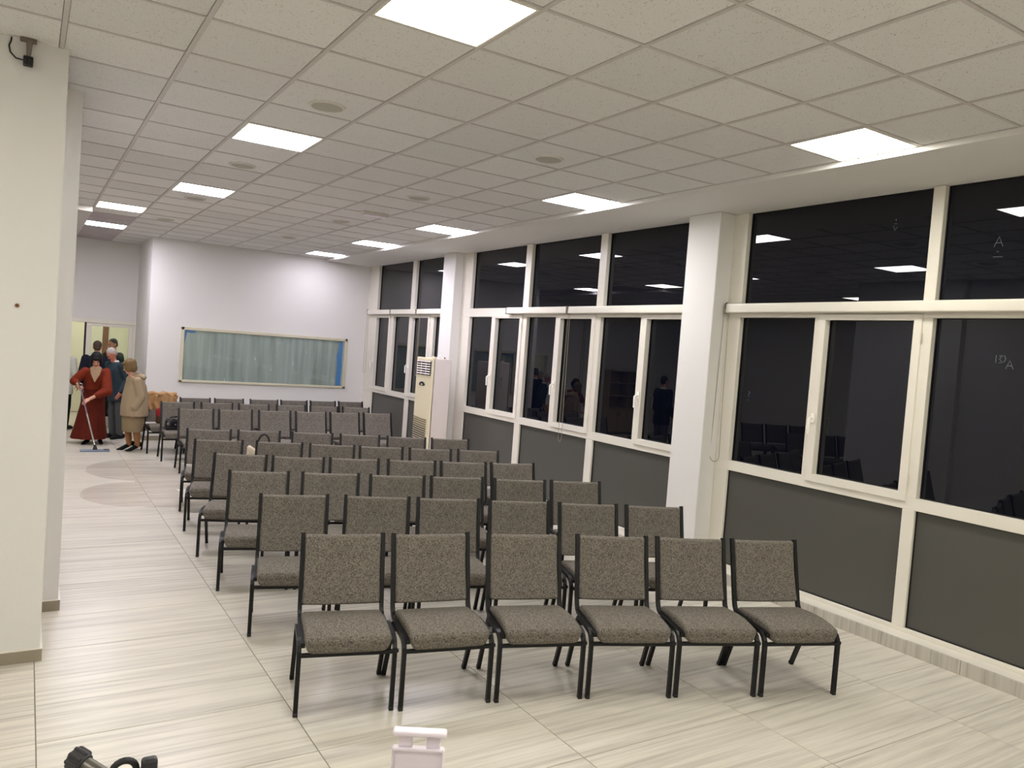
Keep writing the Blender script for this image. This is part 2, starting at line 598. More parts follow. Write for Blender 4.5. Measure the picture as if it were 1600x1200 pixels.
struct(bl.build('baseboard_left', 'skirt_dull'), 'grey stone skirting around the pale wall ends')
bt = MB().box(-3.0, 0.157, 5.248, 5.262, 0.072, 0.077).box(0.145, 0.159, 5.262, 6.138, 0.072, 0.077).box(0.157, 0.279, 6.136, 6.15, 0.072, 0.077).box(0.265, 0.279, 6.15, 7.85, 0.072, 0.077)
struct(bt.build('trim_2', 'pvc'), 'white bead on top of the skirting of the wall ends')

# ------------------------------------------------------------------ floor
fl = MB().box(XL - 0.1, 6.1, YF, 20.2, -0.08, -0.003).build('floor', 'grout')
struct(fl, 'floor of long beige travertine-look tiles')
FX0, FY0, FW, FD = 0.119, 3.01, 1.188, 0.6
ftm = MB().cbox(0.0025, FW - 0.0025, 0.0022, FD - 0.0022, -0.012, 0, 0.001).mesh('floor_tile', 'floor')
rest = MB()
for a in range(-5, 6):
    for b in range(-11, 28):
        x, y = FX0 + a * FW, FY0 + b * FD
        if x > 5.68 or x + FW < XL or y > 19.9:
            continue
        seen = x + FW > -0.1 and -2 <= b <= 22 and x < 5.7 and not (x + FW < 0.13 and b > 3) and (y < BACK or x < 1.9)
        # outside the wedge the picture shows
        if seen and y + FD < 2.2:
            seen = False
        if seen:
            link('floor_tile', ftm, fl, (x, y, 0))
        else:
            rest.box(x + .0015, min(x + FW - .0015, 5.68), y + .0012, y + FD - .0012, -.012, 0)
o = rest.build('floor_tile_field', 'floor', fl); o['kind'] = 'stuff'

# ------------------------------------------------------------------ suspended ceiling
LIGHTS = {}
for j in (-12, -7, -2):
    LIGHTS[(1, j)] = 'near'; LIGHTS[(6, j)] = 'near'
LIGHTS[(1, 3)] = 'mid'; LIGHTS[(6, 3)] = 'mid'
LIGHTS[(1, 8)] = 'far'; LIGHTS[(6, 8)] = 'far'
LIGHTS[(0, 12)] = 'near'; LIGHTS[(6, 12)] = 'far'
LIGHTS[(0, 16)] = 'far'; LIGHTS[(6, 16)] = 'dim'
for i, j in ((-5, 8), (-5, 14), (-4, -2), (-4, -7)):
    LIGHTS[(i, j)] = 'near'
ce = MB().box(XL, 4.905, YF, 17.0, 3.62, 3.70).build('ceiling', 'drywall')
struct(ce, 'suspended ceiling of square fibre tiles in a metal grid')
I0, I1, J0, J1 = -9, 7, -13, 21
# lip between the grid and the soffit is the edge of trim_1; visible steel grid
mt = MB()
for i in range(I0, I1 + 1):
    x = GRX + i * T
    w_ = 0.012
    MB().box(x - w_, x + (0 if i == I1 else w_), YF, RECY, CEIL, CEIL + 0.03).build('main_tee', 'tee', ce)
for j in range(J0, J1 + 1):
    y = GRY + j * T
    if y < YF or y > RECY:
        continue
    MB().box(XL, 4.905, y - 0.010, y + 0.010, CEIL + 0.001, CEIL + 0.028).build('cross_tee', 'tee', ce)
tm = MB().cbox(0.0135, T - 0.0135, 0.0115, T - 0.0115, 0.005, 0.02, 0.003).mesh('ceiling_tile', 'fibre')
lm = MB().box(0.012, T - 0.012, 0.010, T - 0.010, 0.005, 0.02).mesh('ceiling_board', 'lilac')
dm = MB().box(0.012, T - 0.012, 0.010, T - 0.010, 0.003, 0.02).mesh('ceiling_board', 'drywall')
rest = MB()
SPK = [(1, 1), (1, 5), (1, 9), (1, 13), (4, 1), (4, 5), (4, 9), (4, 13)]
for i in range(I0, I1):
    for j in range(J0, J1):
        if (i, j) in LIGHTS:
            continue
        x, y = GRX + i * T, GRY + j * T
        if y < YF - .5 or y > RECY:
            continue
        if i == 0 and j >= 14:
            link('ceiling_board', lm, ce, (x, y, CEIL)); continue
        # tiles the picture shows
        if -2 <= i and -5 <= j <= 20 and x + T > 0.03 * y - 0.35:
            link('ceiling_tile', tm, ce, (x, y, CEIL))
        else:
            rest.box(x + .0135, x + T - .0135, y + .0115, y + T - .0115, CEIL + .005, CEIL + .02)
o = rest.build('ceiling_tile_field', 'fibre', ce); o['kind'] = 'stuff'

ORD = ['nearest', 'second nearest', 'third', 'fourth', 'fifth']
LAB = {(1, -2): 'large bright square ceiling panel cut by the top edge of the picture',
       (1, 3): 'bright square ceiling panel just beyond the nearest round speaker of the aisle side',
       (1, 8): 'bright ceiling panel third along the aisle side, a round speaker right behind it',
       (0, 12): 'bright ceiling panel over the far aisle in front of the smooth lilac ceiling strip',
       (0, 16): 'bright ceiling panel set into the smooth lilac ceiling strip above the door',
       (6, -2): 'bright ceiling panel against the window soffit, nearest to the camera',
       (6, 3): 'bright ceiling panel against the window soffit, second from the camera',
       (6, 8): 'bright ceiling panel against the window soffit, third from the camera',
       (6, 12): 'bright ceiling panel against the window soffit, fourth from the camera',
       (6, 16): 'bright ceiling panel against the window soffit, closest to the rear wall',
       (-5, 8): 'ceiling panel over the alcove chairs, seen only as a reflection',
       (-5, 14): 'ceiling panel in front of the alcove bookcase, seen only as a reflection'}
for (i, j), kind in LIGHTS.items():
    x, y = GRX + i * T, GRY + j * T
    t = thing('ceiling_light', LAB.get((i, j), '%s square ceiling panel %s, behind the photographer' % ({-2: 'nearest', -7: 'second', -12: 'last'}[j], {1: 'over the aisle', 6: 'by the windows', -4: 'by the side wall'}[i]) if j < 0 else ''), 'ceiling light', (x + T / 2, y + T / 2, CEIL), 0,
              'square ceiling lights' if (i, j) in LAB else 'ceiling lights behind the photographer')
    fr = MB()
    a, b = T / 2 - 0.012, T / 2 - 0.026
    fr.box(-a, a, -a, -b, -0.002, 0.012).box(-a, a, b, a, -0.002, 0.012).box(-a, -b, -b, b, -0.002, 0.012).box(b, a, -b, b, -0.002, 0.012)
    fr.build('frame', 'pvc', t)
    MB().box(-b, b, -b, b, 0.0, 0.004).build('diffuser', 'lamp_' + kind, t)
SL = {(1, 1): 'round ceiling speaker nearest the camera on the aisle side', (1, 5): 'round ceiling speaker second on the aisle side, before the third light panel',
      (1, 9): 'round ceiling speaker close behind the third aisle light panel', (1, 13): 'round ceiling speaker farthest away on the aisle side',
      (4, 1): 'round ceiling speaker nearest the camera on the window side', (4, 5): 'round ceiling speaker second on the window side',
      (4, 9): 'round ceiling speaker third on the window side, beyond the small emergency light', (4, 13): 'round ceiling speaker on the window side closest to the rear wall'}
for (i, j) in SPK:
    t = thing('ceiling_speaker', SL[(i, j)], 'speaker', (GRX + (i + .55) * T, GRY + (j + .62) * T, CEIL), 0, 'round ceiling speakers')
    MB().lathe([(0.1, 0.004), (0.103, -0.007), (0.118, -0.007), (0.122, 0.005)], n=36).build('ring', 'ring', t, True)
    MB().lathe([(0.0005, -0.009), (0.06, -0.008), (0.104, -0.004), (0.104, 0.004)], n=36).build('grille', 'speaker', t, True)
t = thing('emergency_light', 'small oblong emergency light on the ceiling between two round speakers', 'light', (GRX + 4.63 * T, GRY + 7.84 * T, CEIL))
MB().cbox(-0.16, 0.16, -0.055, 0.055, -0.03, 0.004, 0.005).build('housing', 'ring', t)
MB().cbox(-0.145, 0.145, -0.05, 0.02, -0.048, -0.03, 0.006).build('lens', 'white_pl', t)


# ------------------------------------------------------------------ windows
def kz(z):
    return CAM_H + (z - CAM_H) * FX / 5.70


Z_TT, Z_TB, Z_LT, Z_LB, Z_RB, Z_PB = 2.660, 2.531, 2.531, 1.140, 1.046, 0.133
hm = MB()
hm.rbox((-0.007, 0, 0), (0.007, 0.016, 0.042), 0.005, 2)
hm.tube([(-0.012, 0, 0.0), (-0.045, 0, 0.0), (-0.058, 0.0, -0.016), (-0.056, 0.0, -0.135)], [0.011, 0.011, 0.0125, 0.010], 8)
HANDLE = hm.mesh('handle', plain('white_handle', srgb(246, 243, 232), 0.3), True)
HINGE = MB().tube([(-0.008, 0, -0.04), (-0.008, 0, 0.04)], 0.008, 8).mesh('hinge', 'pvc', True)


def bar(name, y0, y1, z0, z1, parent, x0=FX, x1=GX + 0.02, mat='pvc'):
    return MB().cbox(x0, x1, min(y0, y1), max(y0, y1), z0, z1, 0.003).build(name, mat, parent)


def pane(y0, y1, z0, z1, parent, name='pane', mat='glass', x=GX):
    a, b = min(y0, y1), max(y0, y1)
    g = MB()
    for q in ((a, a + .006, z0, z1), (b - .006, b, z0, z1), (a, b, z0, z0 + .006), (a, b, z1 - .006, z1)):
        g.box(x - 0.012, x - 0.001, *q)
    p = MB().box(x, x + 0.01, a - .01, b + .01, z0 - .01, z1 + .01).build(name, mat, parent)
    g.build('gasket', 'gasket', p)
    return p


def window(n, label, jamb_far, end_far, jamb_near, end_near, upper, lower, panels):
    """openings (far y, near y) of the upper lights, lower lights (with sash flag) and infill panels"""
    wn = link('window_%d' % n, None)
    struct(wn, label)
    rows = ((upper, Z_TT, SOFF - 0.002), ([(a, b) for a, b, s in lower], Z_LB, Z_LT), (panels, Z_PB, Z_RB))
    for ops, z0, z1 in rows:
        e0 = end_far
        for a, b in list(ops) + [(end_near, None)]:
            bar('jamb' if e0 == end_far or b is None else 'mullion', e0, a, z0, z1, wn)
            e0 = b
    bar('transom', end_far, end_near, Z_LT, Z_TT, wn)
    bar('rail', end_far, end_near, Z_RB, Z_LB, wn)
    bar('bottom_rail', end_far, end_near, 0.1, Z_PB, wn)
    for a, b in upper:
        pane(a, b, Z_TT, SOFF - 0.002, wn)
    for a, b in panels:
        pane(a, b, Z_PB, Z_RB, wn, 'infill_panel', 'panel', FX + 0.035)
    for a, b, s in lower:
        if not s:
            pane(a, b, Z_LB, Z_LT, wn)
            continue
        zb, zt = 1.168, 2.514
        c = 0.062
        sh = MB()
        x0, x1 = FX - 0.016, GX
        e_ = 0.004
        sh.cbox(x0, x1, b - c, a + c, zb - c, zb + e_, .003).cbox(x0, x1, b - c, a + c, zt - e_, zt + 0.045, .003)
        sh.cbox(x0 + .0005, x1, a - e_, a + c - .0005, zb, zt, .003).cbox(x0 + .0005, x1, b - c + .0005, b + e_, zb, zt, .003)
        so = sh.build('sash', 'pvc', wn)
        p = MB().box(GX - .004, GX + .006, b - .005, a + .005, zb - .005, zt + .005).build('pane', 'glass', so)
        g = MB()
        for q in ((b + e_, b + .01, zb, zt), (a - .01, a - e_, zb, zt), (b, a, zb + e_, zb + .01), (b, a, zt - .01, zt - e_)):
            g.box(GX - 0.016, GX - 0.005, *q)
        g.build('gasket', 'gasket', so)
        link('handle', HANDLE, so, (x0, a + c * 0.5, 1.655))
        for zz in (zb + 0.12, zt - 0.12):
            link('hinge', HINGE, so, (x0, b - c - 0.004, zz))
    return wn


W1 = window(1, 'nearest dark window bay with white frames', 5.217, 5.385, -0.4, -0.5,
            [(5.217, 3.421), (3.329, 1.62), (1.53, -0.3)],
            [(5.217, 4.375, 0), (4.26, 3.467, 1), (3.329, 1.62, 0), (1.53, -0.3, 0)],
            [(5.217, 3.43), (3.329, 1.62), (1.53, -0.3)])
W2 = window(2, 'middle dark window bay behind the chairs', 10.637, 10.945, 5.86, 5.81,
            [(10.637, 9.128), (8.984, 7.478), (7.347, 5.86)],
            [(10.637, 9.953, 0), (9.823, 9.159, 1), (9.0, 8.307, 0), (8.184, 7.525, 1), (7.373, 6.65, 0), (6.536, 5.93, 1)],
            [(10.637, 9.128), (8.984, 7.478), (7.347, 5.86)])
W3 = window(3, 'farthest dark window bay beside the rear wall', 14.437, BACK, 11.42, 11.36,
            [(14.437, 12.869), (12.717, 11.42)],
            [(14.40, 13.783, 1), (13.592, 12.889, 0), (12.734, 12.08, 1), (11.88, 11.42, 0)],
            [(14.437, 12.869), (12.717, 11.42)])
struct(MB().box(FX, 5.96, YF, -0.5, 0.1, SOFF).build('wall_window_near', 'wall'), 'wall beyond the window bays next to the photographer')

# hand-written marks on the panes
def marks(parent, strokes, y, z, s):
    for st in strokes:
        MB().tube([(GX - 0.002, y - a * s, z + b * s) for a, b in st], 0.0022, 5).build('marking', 'chalk', parent)


A_ = [[(0, 0), (0.5, 1.2), (1, 0)], [(0.2, 0.45), (0.8, 0.45)]]
marks(W1, [[(0.3, 1.9), (0.35, 1.5)], [(0.1, 1.1), (0.6, 1.05)], [(0, 0.8), (0.25, 0), (0.7, 0.55)]], 3.76, 3.24, 0.05)
marks(W1, A_ + [[(0.35, -0.6), (0.6, -0.6)], [(0, -1.2), (1.1, -1.25)]], 2.97, 3.05, 0.06)
marks(W1, [[(0, 1), (0, 0.1)], [(0.35, 0.9), (0.7, 1), (0.4, 0.5), (0.75, 0.15), (0.35, 0.1)], [(0.9, 1.0), (1.1, 0.6), (0.9, 0.2)]], 2.88, 2.21, 0.06)
marks(W1, [[(a + 1.4, b - 0.7) for a, b in st] for st in A_], 2.88, 2.21, 0.05)
marks(W1, [[(0.2, 1.6), (0.5, 1.3), (0.2, 1.0)], [(0.1, 0.8), (0.5, 0.7)], [(0.1, 0.1), (0.4, 0.0)]], 5.10, 1.74, 0.055)


# roller blinds
def blind(y0, y1, label, chain=None):
    a, b = min(y0, y1), max(y0, y1)
    t = thing('roller_blind', label, 'blind', (FX - 0.002, b, 0), 0, 'rolled-up window blinds')
    MB().rbox((-0.042, -(b - a) / 2, 2.613), (0.042, (b - a) / 2 - 0.004, 0.045), 0.016, 3).build('cassette', 'pvc', t, True)
    for yy in (-0.002, -(b - a) + 0.002):
        MB().cbox(-0.086, 0, yy - 0.004, yy + 0.004, 2.565, 2.661, 0.002).build('end_cap', 'skirt_dull', t)
    MB().tube([(-0.075, -0.01, 2.60), (-0.088, -0.01, 2.63), (-0.082, -0.01, 2.66), (-0.06, -0.01, 2.672)], 0.004, 6).build('hook', 'gasket', t)
    if chain:
        yc, zb, w_, dx = chain
        yc -= b
        p = [(-0.07, yc + w_ * 0.25, 2.57)]
        for k in range(9):
            p.append((-0.07 - dx * k / 8, yc + w_ * (0.25 + 0.25 * k / 8), 2.5 - (2.5 - zb - 0.06) * k / 8))
        for k in range(1, 8):
            an = math.pi * k / 8
            p.append((-0.07 - dx, yc + w_ * 0.5 * math.cos(an), zb + 0.06 - 0.06 * math.sin(an)))
        for k in range(9):
            p.append((-0.07 - dx * (8 - k) / 8, yc - w_ * (0.5 - 0.25 * k / 8), zb + 0.06 + (2.5 - zb - 0.06) * k / 8))
        p.append((-0.07, yc - w_ * 0.25, 2.57))
        MB().tube(p, 0.003, 6).build('bead_chain', 'skirt_dull', t)
    return t


blind(5.345, 1.0, 'rolled-up white blind across the nearest window bay', (5.33, 1.11, 0.12, 0.0))
blind(9.43, 7.975, 'rolled-up blind at the far half of the middle window bay')
blind(7.945, 5.86, 'rolled-up blind at the near half of the middle window bay', (8.0 - 0.08, 0.95, 0.07, 0.0))
blind(14.75, 13.60, 'rolled-up blind beside the rear wall in the farthest window bay', (14.72, 1.4, 0.14, 0.0))
blind(13.58, 12.46, 'rolled-up blind in the middle of the farthest window bay')
blind(12.43, 11.40, 'rolled-up blind above the air conditioner in the farthest window bay', (12.3, 1.5, 0.06, 0.0))

# ------------------------------------------------------------------ interior window in the rear wall
iw = link('window_4', None, None, (0, BACK, 0)); struct(iw, 'long interior window covered with grey plastic film')
x0, x1, z0, z1 = 2.345, 5.445, 1.055, 2.05
fr = 0.055
for nm, q in (('frame_bar', (x0, x1, z1 - fr, z1)), ('frame_bar', (x0, x1, z0, z0 + fr * .8)), ('frame_bar', (x0, x0 + fr, z0, z1)), ('frame_bar', (x1 - fr, x1, z0, z1))):
    MB().cbox(q[0], q[1], -0.03, 0.005, q[2], q[3], 0.006).build(nm, 'cream', iw)
MB().box(x0 + .04, x1 - .04, -0.009, -0.004, z0 + .03, z1 - .04).build('pane', 'clear', iw)
f = MB()
nx, nz = 150, 14
vs = []
for j in range(nz + 1):
    for i in range(nx + 1):
        u = i / nx
        d = 0.0012 * math.sin(u * 61 + 1.3 * math.sin(u * 17)) + 0.0009 * math.sin(u * 133 + j * .25) + 0.0007 * math.sin(j * 1.1 + u * 30)
        vs.append((x0 + .045 + u * (x1 - x0 - .09), -0.0015 + d * 0.6, z0 + .035 + (z1 - z0 - .08) * j / nz))
f.add(vs, [(j * (nx + 1) + i, j * (nx + 1) + i + 1, (j + 1) * (nx + 1) + i + 1, (j + 1) * (nx + 1) + i) for j in range(nz) for i in range(nx)])
f.build('film_sheet', 'film', iw, True)
for q in ([(x0 + .058, z1 - .06), (x0 + .24, z1 - .065), (x0 + .24, z1 - .09), (x0 + .15, z1 - .10), (x0 + .095, z1 - .085), (x0 + .075, z1 - .2), (x0 + .058, z1 - .32)],
          [(x1 - .10, z1 - .062), (x1 - .155, z1 - .065), (x1 - .17, z1 - .25), (x1 - .20, z1 - .33), (x1 - .185, z1 - .6), (x1 - .20, z0 + .06), (x1 - .10, z0 + .06), (x1 - .09, z1 - .5)]):
    n = len(q)
    MB().add([(a, -0.013, b) for a, b in q] + [(a, -0.010, b) for a, b in q],
             [tuple(range(n)), tuple(reversed(range(n, 2 * n)))] + [(i, i + n, (i + 1) % n + n, (i + 1) % n) for i in range(n)]).build('tape', 'blue_tape', iw)

# ------------------------------------------------------------------ glazed double door and the lobby behind
d1 = link('door_1', None, None, (0, RECY, 0)); struct(d1, 'white double door with glass, one leaf open')
MB().cbox(0.12, STEPX, -0.02, 0.1, 2.0, 2.075, .004).build('frame_head', 'pvc', d1)
MB().cbox(0.12, 0.17, -0.02, 0.1, 0, 2.0, .004).build('frame_post', 'pvc', d1)
MB().cbox(1.765, STEPX, -0.02, 0.1, 0, 2.0, .004).build('frame_post', 'pvc', d1)
lf = MB()
lf.cbox(0.965, 1.765, 0.0, 0.06, 1.94, 2.0, .003).cbox(0.965, 1.765, 0, 0.06, 0.01, 0.2, .003).cbox(0.965, 1.05, 0, 0.06, 0.2, 1.94, .003).cbox(1.695, 1.765, 0, 0.06, 0.2, 1.94, .003)
lo = lf.build('door_leaf', 'pvc', d1)
MB().box(1.045, 1.70, 0.025, 0.031, 0.195, 1.945).build('pane', 'clear', lo)
MB().cbox(0.935, 0.966, 0.0, 0.07, 0.01, 2.0, .003).build('edge_seal', 'gasket', lo)
MB().tube([(1.775, -0.012, 1.60), (1.775, -0.012, 1.72)], 0.012, 8).build('hinge', 'pvc', lo)
lf2 = MB()
lf2.cbox(0.175, 0.22, 0.1, 0.9, 0.01, 2.0, .003)
lo2 = lf2.build('door_leaf', 'pvc', d1)
# lobby shell
lb = MB().box(-0.3, 2.9, 19.6, 19.7, 0, 2.9).box(-0.4, -0.3, RECY + .12, 19.7, 0, 2.9).box(2.9, 3.0, RECY + .12, 19.7, 0, 2.9)
struct(lb.build('wall_lobby', 'corr'), 'pale yellow walls of the lobby behind the door')
struct(MB().box(-0.4, 3.0, RECY + .12, 19.7, 2.9, 3.0).build('ceiling_lobby', 'wall'), 'ceiling of the lobby')
db = link('door_2', None, None, (0, 19.6, 0)); struct(db, 'brown wooden doorway at the back of the lobby')
MB().cbox(1.45, 1.56, -0.05, 0, 0, 2.1, .004).build('frame_post', 'brown', db)
MB().cbox(0.55, 1.56, -0.05, 0, 2.1, 2.2, .004).build('frame_head', 'brown', db)
MB().cbox(0.55, 0.64, -0.05, 0, 0, 2.1, .004).build('frame_post', 'brown', db)
MB().cbox(0.64, 1.45, -0.03, 0, 0.01, 2.1, .004).build('door_leaf', 'corr', db)
t = thing('lobby_light', 'square lamp on the lobby ceiling behind the glazed door', 'ceiling light', (1.2, 18.2, 2.9))
MB().box(-0.31, 0.31, -0.31, 0.31, -0.03, 0.0).build('frame', 'pvc', t)
MB().box(-0.29, 0.29, -0.29, 0.29, -0.036, -0.03).build('diffuser', emit('lobby_diffuser', (1.0, 0.97, 0.83), 15.0), t)


# ------------------------------------------------------------------ chairs
def make_chair():
    t = thing('stacking_chair', 'chair', 'chair')

    def seat_fn(p):
        x, y, z = p
        u = (y + 0.035) / 0.455
        u = min(1, max(0, u))
        wz = min(1, max(0, (z - 0.344) / 0.082))
        z += wz ** 1.2 * (0.034 * (1 - 0.28 * (x / 0.235) ** 2) * math.sin(math.pi * (0.16 + 0.84 * u)) - 0.008 * max(0, 0.2 - u) / 0.2)
        x *= 1 - 0.11 * (1 - wz) ** 1.5 * (1 - 0.3 * u)
        y += 0.010 * (1 - wz) * (1 if u < 0.15 else 0) - 0.006 * (1 - (x / 0.23) ** 2) * (1 if u < 0.2 else 0)
        return (x, y, z)
    MB().rbox((0, 0.1895, 0.386), (0.236, 0.2315, 0.043), 0.026, 3, 7, seat_fn).build('seat', 'fabric', t, True)

    def back_fn(p):
        x, y, z = p
        v = (z - 0.462) / 0.395
        yy = 0.432 + 0.108 * v + 0.012 * math.sin(math.pi * v) - 0.010 * (1 - (x / 0.23) ** 2)
        return (x, y + yy, z)
    MB().rbox((0, 0, 0.6595), (0.226, 0.021, 0.196), 0.017, 3, 6, back_fn).build('backrest', 'fabric', t, True)
    post = [(0.5455, 0.864), (0.452, 0.50), (0.441, 0.458), (0.430, 0.430), (0.412, 0.408), (0.385, 0.396), (0.0, 0.386)]
    fl_ = [(0.0, 0.012), (0.0, 0.322), (0.006, 0.350), (0.022, 0.374), (0.045, 0.388), (0.075, 0.394), (0.17, 0.396)]
    rl_ = [(0.17, 0.396), (0.268, 0.395), (0.296, 0.387), (0.316, 0.366), (0.475, 0.012)]
    for s in (-1, 1):
        MB().sweep_yz(s * 0.2395, post, 0.024, 0.026).build('back_post', 'black_steel', t)
        for path, yy in ((fl_, 0.0), (rl_, 0.478)):
            lg = MB().sweep_yz(s * 0.2575, path, 0.024, 0.025).build('leg', 'black_steel', t)
            MB().cbox(s * 0.2575 - 0.013, s * 0.2575 + 0.013, yy - 0.015, yy + 0.015, 0.0, 0.022, 0.003).build('foot_cap', 'glide', lg)
    MB().cbox(-0.255, 0.255, -0.011, 0.011, 0.322, 0.343, 0.002).build('front_bar', 'black_steel', t)
    MB().cbox(-0.25, 0.25, 0.312, 0.332, 0.33, 0.346, 0.002).build('rear_bar', 'black_steel', t)
    MB().cbox(-0.232, 0.232, 0.428, 0.446, 0.462, 0.474, 0.002).build('back_rail', 'black_steel', t)
    MB().cbox(0.268, 0.279, -0.008, 0.008, 0.326, 0.346, 0.002).build('link_tab', 'glide', t)
    return t


ROWS = [
    [(1.552, 3.934, -14.1), (2.099, 3.793, -11.5), (2.642, 3.646, -17.2), (3.171, 3.456, -21.8), (3.697, 3.255, -21.7), (4.225, 3.053, -19.6)],
    [(1.598, 5.148, -15.1), (2.159, 4.976, -18.9), (2.679, 4.794, -18.0), (3.214, 4.598, -19.1), (3.701, 4.398, -20.2), (4.209, 4.199, -20.9)],
    [(1.6, 6.171, -14.7), (2.16, 6.015, -16.4), (2.701, 5.831, -17.6), (3.236, 5.679, -16.3), (3.76, 5.476, -19.1), (4.29, 5.31, -18.2)],
    [(1.619, 7.152, -19.9), (2.134, 6.94, -18.2), (2.696, 6.796, -15.1), (3.207, 6.645, -17.1), (3.768, 6.492, -14.0), (4.322, 6.363, -10.8)],
    [(1.672, 8.149, -14.1), (2.243, 7.987, -17.5), (2.793, 7.778, -17.3), (3.321, 7.603, -15.6), (3.823, 7.434, -15.6), (4.331, 7.305, -16.9)],
    [(1.787, 9.067, -11.1), (2.313, 8.986, -12.0), (2.898, 8.829, -15.4), (3.464, 8.654, -15.6), (3.953, 8.472, -18.1), (4.537, 8.313, -16.0)],
    [(2.159, 11.511, -1.4), (2.689, 11.486, -1.0), (3.292, 11.483, -1.2), (3.84, 11.442, -1.1), (4.385, 11.429, -0.3), (4.971, 11.452, 0.3)],
    [(2.057, 12.577, -1.4), (2.643, 12.579, -1.8), (3.203, 12.532, -3.2), (3.839, 12.507, -1.0), (4.396, 12.457, -1.1), (4.927, 12.421, -2.0)],
    [(1.969, 13.375, 2.9), (2.515, 13.427, 3.1), (3.035, 13.452, 2.8), (3.653, 13.482, 1.0), (4.205, 13.502, 2.4), (4.775, 13.548, 3.2), (5.317, 13.597, 2.8)],
]
RN = ['the front row', 'the second row from the front', 'the third row from the front', 'the fourth row from the front', 'the fifth row from the front',
      'the sixth row from the front', 'the third row from the rear wall', 'the second row from the rear wall', 'the last row along the rear wall']
CN = ['aisle-end', 'second from the aisle', 'third from the aisle', 'fourth from the aisle', 'fifth from the aisle', 'sixth from the aisle', 'seventh from the aisle']
proto = make_chair()
first = True


def place_chair(x, y, deg, label, group):
    global first
    c = proto if first else copy_tree(proto)
    first = False
    c.location = (x, y, 0)
    c.rotation_euler = (0, 0, math.radians(deg))
    tag(c, label, 'chair', group)
    return c


def spread(row, gap=0.556):
    """chairs of a row may touch but not run into each other"""
    p = [Vector((x, y)) for x, y, a in row]
    for _ in range(60):
        for i in range(len(p) - 1):
            d_ = p[i + 1] - p[i]
            if d_.length < gap:
                m_ = d_.normalized() * (gap - d_.length) / 2
                p[i] -= m_; p[i + 1] += m_
    return [(q.x, q.y, a) for q, (x, y, a) in zip(p, row)]


for r, row in enumerate(ROWS):
    row = spread(row)
    for k, (x, y, a) in enumerate(row):
        if k == 0:
            lab = 'grey chair at the aisle end of ' + RN[r]
        elif k == len(row) - 1:
            lab = 'grey chair at the window end of ' + RN[r]
        else:
            lab = 'grey chair, ' + CN[k] + ' in ' + RN[r]
        place_chair(x, y, a, lab, 'chairs of the main seating block')
for k, (x, y, a) in enumerate(((-0.75, 9.25, 25), (-1.28, 9.05, 25), (-1.8, 8.85, 25), (-1.6, 11.1, 25), (-2.15, 10.9, 25), (-2.7, 10.7, 25))):
    place_chair(x, y, a, ('first', 'second', 'third')[k % 3] + ' chair of the ' + ('near' if k < 3 else 'far') + ' alcove row, mirrored in the nearest window', 'chairs in the alcove')

# ------------------------------------------------------------------ floor-standing air conditioner
ac = thing('air_conditioner', 'tall cream floor-standing air conditioner in front of the far pier', 'air conditioner', (5.35, 10.79, 0))
MB().cbox(-0.13, 0.155, -0.285, 0.285, 0.03, 1.85, 0.008).build('cabinet', 'ac_side', ac)
MB().cbox(-0.12, 0.15, -0.27, 0.27, 0.0, 0.03, 0.004).build('base', 'dark', ac)


def acf(p):
    x, y, z = p
    return (x + (0.012 * (abs(y) / 0.29) ** 2 if x < -0.14 else 0), y, z)


MB().rbox((-0.145, 0, 0.945), (0.022, 0.29, 0.91), 0.012, 2, 6, acf).build('front_panel', 'ac_front', ac, True)
MB().cbox(-0.172, -0.16, -0.235, 0.235, 1.585, 1.805, 0.003).build('outlet_recess', 'dark', ac)
for k in range(6):
    z = 1.60 + k * 0.037
    MB().add([(-0.182, -0.23, z), (-0.182, 0.23, z), (-0.168, 0.23, z + 0.012), (-0.168, -0.23, z + 0.012),
              (-0.182, -0.23, z + 0.007), (-0.182, 0.23, z + 0.007), (-0.168, 0.23, z + 0.019), (-0.168, -0.23, z + 0.019)],
             [(0, 1, 2, 3), (7, 6, 5, 4), (0, 4, 5, 1), (1, 5, 6, 2), (2, 6, 7, 3), (3, 7, 4, 0)]).build('louver', 'ac_side', ac)
for yy in (-0.08, 0.08):
    MB().box(-0.178, -0.172, yy - .004, yy + .004, 1.59, 1.80).build('vane', 'ac_side', ac)
vb = [(-0.172, 0.10 * math.cos(math.pi * k / 12) + 0.03, 1.43 + 0.05 * math.sin(math.pi * k / 12)) for k in range(13)] + [(-0.172, -0.03, 1.415), (-0.172, 0.09, 1.415)]
vb = vb[:13] + [(-0.172, -0.04, 1.418), (-0.172, 0.10, 1.418)]
n = len(vb)
bd = MB().add(vb + [(x + 0.008, y, z) for x, y, z in vb], [tuple(range(n)), tuple(reversed(range(n, 2 * n)))] + [(i, i + n, (i + 1) % n + n, (i + 1) % n) for i in range(n)]).build('badge', 'dark', ac)
MB().cbox(-0.175, -0.171, 0.0, 0.06, 1.428, 1.446, .001).build('lettering', 'ac_side', bd)
for k in range(22):
    z = 0.93 - k * 0.034
    pts = [(-0.168 - 0.004, 0.245 - 0.44 * i / 8, z - 0.022 * math.sin(math.pi * 0.5 * i / 8)) for i in range(9)]
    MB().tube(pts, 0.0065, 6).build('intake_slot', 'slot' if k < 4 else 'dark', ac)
t = thing('remote_holder', 'small cream gadget lying on top of the air conditioner', 'gadget', (5.27, 10.66, 1.85))
MB().cbox(-0.03, 0.05, -0.03, 0.05, 0.0, 0.022, 0.004).build('body', 'ac_front', t)
MB().lathe([(0.012, 0.022), (0.012, 0.04), (0.006, 0.045)], n=12).build('knob', 'ac_front', t, True)
